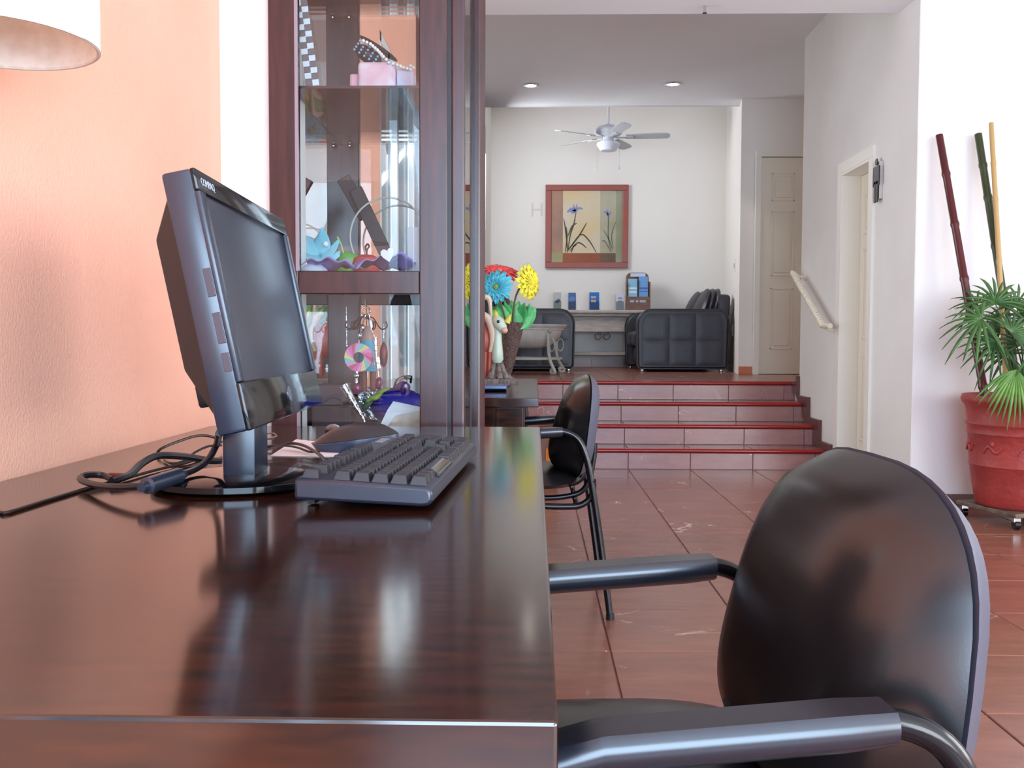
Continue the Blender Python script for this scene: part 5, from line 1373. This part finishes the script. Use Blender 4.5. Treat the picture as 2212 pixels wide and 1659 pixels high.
b = B(); b.lathe([(.20, 0), (.335, 0), (.335, .022), (.20, .022), (.20, 0)], (cb.x, Yb, at(1150, 776, Y=Yb).z), 32); b.obj('stretcher_ring', MIS, r, smooth=True)

# light switches on the lounge wall return
def onwall(px_, py_):
    # intersection with slanted lounge wall
    d = ray(px_, py_); n = Vector((p1-p0)).cross(Vector((0, 0, 1))); n.normalize(); o_ = Vector((0, 0, EYE)); t_ = (p0-o_).dot(n)/d.dot(n); return o_+d*t_, n
dirw = Vector((p1.x-p0.x, p1.y-p0.y, 0)).normalized(); nrmw = Vector((-dirw.y, dirw.x, 0))
Rw = Matrix((dirw, nrmw, Vector((0, 0, 1)))).transposed()
for nm, px_, py_, h_, lab in (('light_switch', 1588, 574, .12, 'narrow light switch plate on the lounge wall return'), ('power_socket', 1583, 714, .12, 'white wall socket low on the lounge wall behind the sofa')):
    q, n = onwall(px_, py_)
    r = thing(nm, lab, nm.split('_')[1], q)
    b = B(); b.box(q+nrmw*.004, (.075, .008, h_), rot=Rw, bev=.002); b.obj('cover_plate', mat('white_plate', (240, 238, 234), .4), r)
    b = B(); b.box(q+nrmw*.010, (.022, .006, .05), rot=Rw, bev=.001); b.obj('rocker', mat('grey_rocker', (150, 146, 142), .4), r)

# ------------------------------------------------------------------ plant pot, bamboo, palm
PX, PY = 2.53, 4.98
ptx = at(2087, 870, Y=PY).x; RP = PX-ptx
zrim = at(2150, 853, Y=PY).z
r = thing('plant_pot', 'large weathered red clay pot with moulded bands holding bamboo poles', 'plant pot', (PX, PY, .09))
MPT = mat('red_clay', (166, 58, 52), .55, noise=((142, 50, 46), 7, 5), bump=.5, bscale=30)
H_ = zrim-.085
prof = [(0, 0), (.70, 0), (.74, .02), (.80, .18), (.845, .36), (.865, .37), (.85, .385), (.875, .52), (.885, .64), (.91, .655), (.895, .675), (.905, .72), (.93, .74), (.905, .765), (.925, .86), (.94, .90), (1.0, .935), (1.01, .965), (.985, 1.0), (.93, 1.0), (.90, .95), (.88, .88), (0, .87)]
b = B(); b.lathe([(rr_*RP, zz_*H_) for rr_, zz_ in prof], (PX, PY, .086), 56); b.obj('pot_body', MPT, r, smooth=True)
# relief leaves around the pot
for k in range(9):
    a = 2*pi*k/9+.2; rr_ = RP*.868; z_ = .086+H_*.52
    b = B(); t_ = Vector((-sin(a), cos(a), 0)); o_ = Vector((PX+rr_*cos(a), PY+rr_*sin(a), z_))
    b.tube([o_-t_*.055+Vector((0, 0, -.02)), o_-t_*.02+Vector((0, 0, .018)), o_+t_*.02+Vector((0, 0, -.012)), o_+t_*.055+Vector((0, 0, .02))], [.004, .010, .010, .004], seg=6); b.ball(o_+Vector((0, 0, .03)), (.014, .014, .018), 8, 6); b.obj('relief_ornament', MPT, r, smooth=True)
b = B(); b.lathe([(0, H_*.875), (RP*.88, H_*.875)], (PX, PY, .086), 32); b.obj('soil', mat('soil', (50, 36, 28), .9, bump=1, bscale=40), r)
r = thing('plant_trolley', 'low metal plant trolley on castors under the red clay pot', 'trolley', (PX, PY, 0))
MTR = mat('worn_metal', (128, 112, 96), .5, metal=.3, noise=((80, 66, 58), 14, 3))
Rz = Matrix.Rotation(radians(14), 3, 'Z')
b = B(); b.box((PX, PY, .073), (.44, .44, .022), rot=Rz, bev=.004); b.obj('platform', MTR, r)
for s in (-1, 1):
    for t_ in (-1, 1):
        o_ = Vector((PX, PY, 0))+Rz @ Vector((s*.19, t_*.19, 0))
        b = B(); b.cyl(o_+Vector((-.012, 0, .0255)), o_+Vector((.012, 0, .0255)), .0245, seg=16); b.obj('castor', M_blackg, r, smooth=True)
        b = B(); b.box(o_+Vector((0, 0, .050)), (.034, .03, .024), bev=.003); b.obj('castor_fork', M_chrome, r)
def bamboo(name, label, top, bot, rad, m, nodes):
    top, bot = Vector(top), Vector(bot); r = thing(name, label, 'bamboo pole', bot, 'bamboo poles in the red pot')
    d = top-bot; pts = [bot]; rads = [rad]
    for n_ in nodes:
        for dt, k in ((-.012, 1), (-.004, 1.16), (.004, 1.16), (.012, 1)):
            pts.append(bot+d*(n_+dt)); rads.append(rad*k*(1-.08*n_))
    pts.append(top); rads.append(rad*.92)
    b = B(); b.tube(pts, rads, seg=14, smooth=False); b.obj('culm', m, r, smooth=True)
zs = .086+H_*.872
YW = 5.33
b0 = at(2133, 845, Y=4.93)
bamboo('bamboo_pole', 'dark maroon bamboo pole leaning furthest from the others in the red pot', at(2029, 292, Y=YW), (b0.x, 4.93, zs), .021, mat('maroon_bamboo', (84, 30, 32), .25), (.08, .27, .46, .66, .85))
b1 = at(2180, 860, Y=4.95)
bamboo('bamboo_pole', 'dark green bamboo pole crossing behind the pale one in the red pot', at(2113, 290, Y=YW), (at(2205, 860, Y=4.97).x, 4.97, zs), .021, mat('green_bamboo', (56, 66, 36), .3), (.2, .4, .58, .76, .88))
bamboo('bamboo_pole', 'slender pale tan bamboo pole standing almost upright in the red pot', at(2141, 266, Y=YW-.03), (b1.x-.03, 4.90, zs), .0135, mat('tan_bamboo', (196, 160, 104), .4), (.12, .3, .5, .72, .85))
bpy.data.objects[-1] if False else None
# palm
r = thing('palm_plant', 'lady palm with fan-shaped green leaves growing in the red clay pot', 'plant', (PX+.03, PY-.02, zs))
MPL = mat('palm_green', (70, 112, 50), .4, noise=((48, 84, 40), 8, 2)); MPL2 = mat('palm_green_light', (104, 146, 66), .4, noise=((76, 120, 52), 8, 2))
def fan_leaf(c, nrm, updir, R_, n, m, spread=200, droop=.3):
    c = Vector(c); nrm = Vector(nrm).normalized(); up = (Vector(updir)-nrm*nrm.dot(Vector(updir))).normalized(); sd = up.cross(nrm)
    b = B()
    for k in range(n):
        a = radians(-spread/2+spread*k/(n-1)); d = (up*cos(a)+sd*sin(a)); L_ = R_*random.uniform(.85, 1.08)*(1-.15*abs(a)/pi)
        s_ = nrm.cross(d).normalized(); w_ = R_*.038*random.uniform(.8, 1.2); P_ = []
        for i in range(6):
            u = i/5; ww = w_*(sin(pi*min(1, u*.80+.16)))**.8 if i < 5 else .0006
            q = c+d*L_*u+nrm*(.06*R_*sin(pi*u))+Vector((0, 0, -droop*L_*u*u))
            P_.append((b.bm.verts.new(q-s_*ww), b.bm.verts.new(q+nrm*.003), b.bm.verts.new(q+s_*ww)))
        for A_, C_ in zip(P_, P_[1:]):
            b.bm.faces.new((A_[0], A_[1], C_[1], C_[0])); b.bm.faces.new((A_[1], A_[2], C_[2], C_[1]))
    return b.obj('leaf', m, r, smooth=True, solid=.0008)
stem_root = Vector((PX+.03, PY-.02, zs))
leaves = [((2150, 655, 4.95), (-.1, -1, .25), (0, 0, 1), .22, 15, 0), ((2120, 690, 4.85), (-.5, -.7, .6), (-1, -.1, .1), .23, 12, 0), ((2195, 660, 5.05), (.2, -1, .2), (.2, 0, 1), .20, 13, 0),
          ((2185, 720, 4.80), (.1, -.8, .5), (.2, -.3, .3), .22, 15, 0), ((2150, 740, 4.88), (-.3, -.9, .4), (-.6, -.2, -.1), .20, 13, 0), ((2195, 800, 4.68), (-.1, -1, .35), (-.4, -.3, -.9), .20, 14, 1),
          ((2230, 760, 4.75), (.3, -.8, .4), (.7, -.2, -.2), .22, 13, 0), ((2260, 690, 4.95), (.3, -.9, .3), (.8, 0, .5), .22, 13, 0), ((2215, 690, 5.10), (-.2, -.9, .5), (-.4, 0, .8), .2, 12, 0),
          ((2178, 765, 5.02), (-.2, -.8, .5), (-.2, .1, .4), .18, 12, 0), ((2310, 740, 5.0), (.5, -.6, .6), (1, 0, .0), .22, 13, 0), ((2205, 745, 4.92), (0, -.9, .45), (.0, -.1, .3), .20, 14, 0), ((2165, 700, 5.05), (-.2, -.8, .5), (-.7, .1, .5), .2, 13, 0), ((2240, 830, 4.70), (.2, -.9, .3), (.5, -.3, -.8), .19, 12, 1), ((2110, 655, 5.0), (-.3, -.8, .5), (-.6, 0, .6), .15, 9, 0)]
for i, ((a, c_, y_), n_, u_, R_, k, li) in enumerate(leaves):
    q = at(a, c_, Y=y_)
    fan_leaf(q, n_, u_, R_, k, MPL2 if li else MPL, spread=random.choice((190, 220, 240)) if not li else 110, droop=.35 if not li else .5)
    root = stem_root+Vector((random.uniform(-.05, .05), random.uniform(-.04, .04), 0))
    b = B(); b.tube([root, (root+q)/2+Vector((0, 0, .06)), q], [.006, .004, .0028], seg=6); b.obj('leaf_stalk', MPL, r, smooth=True)
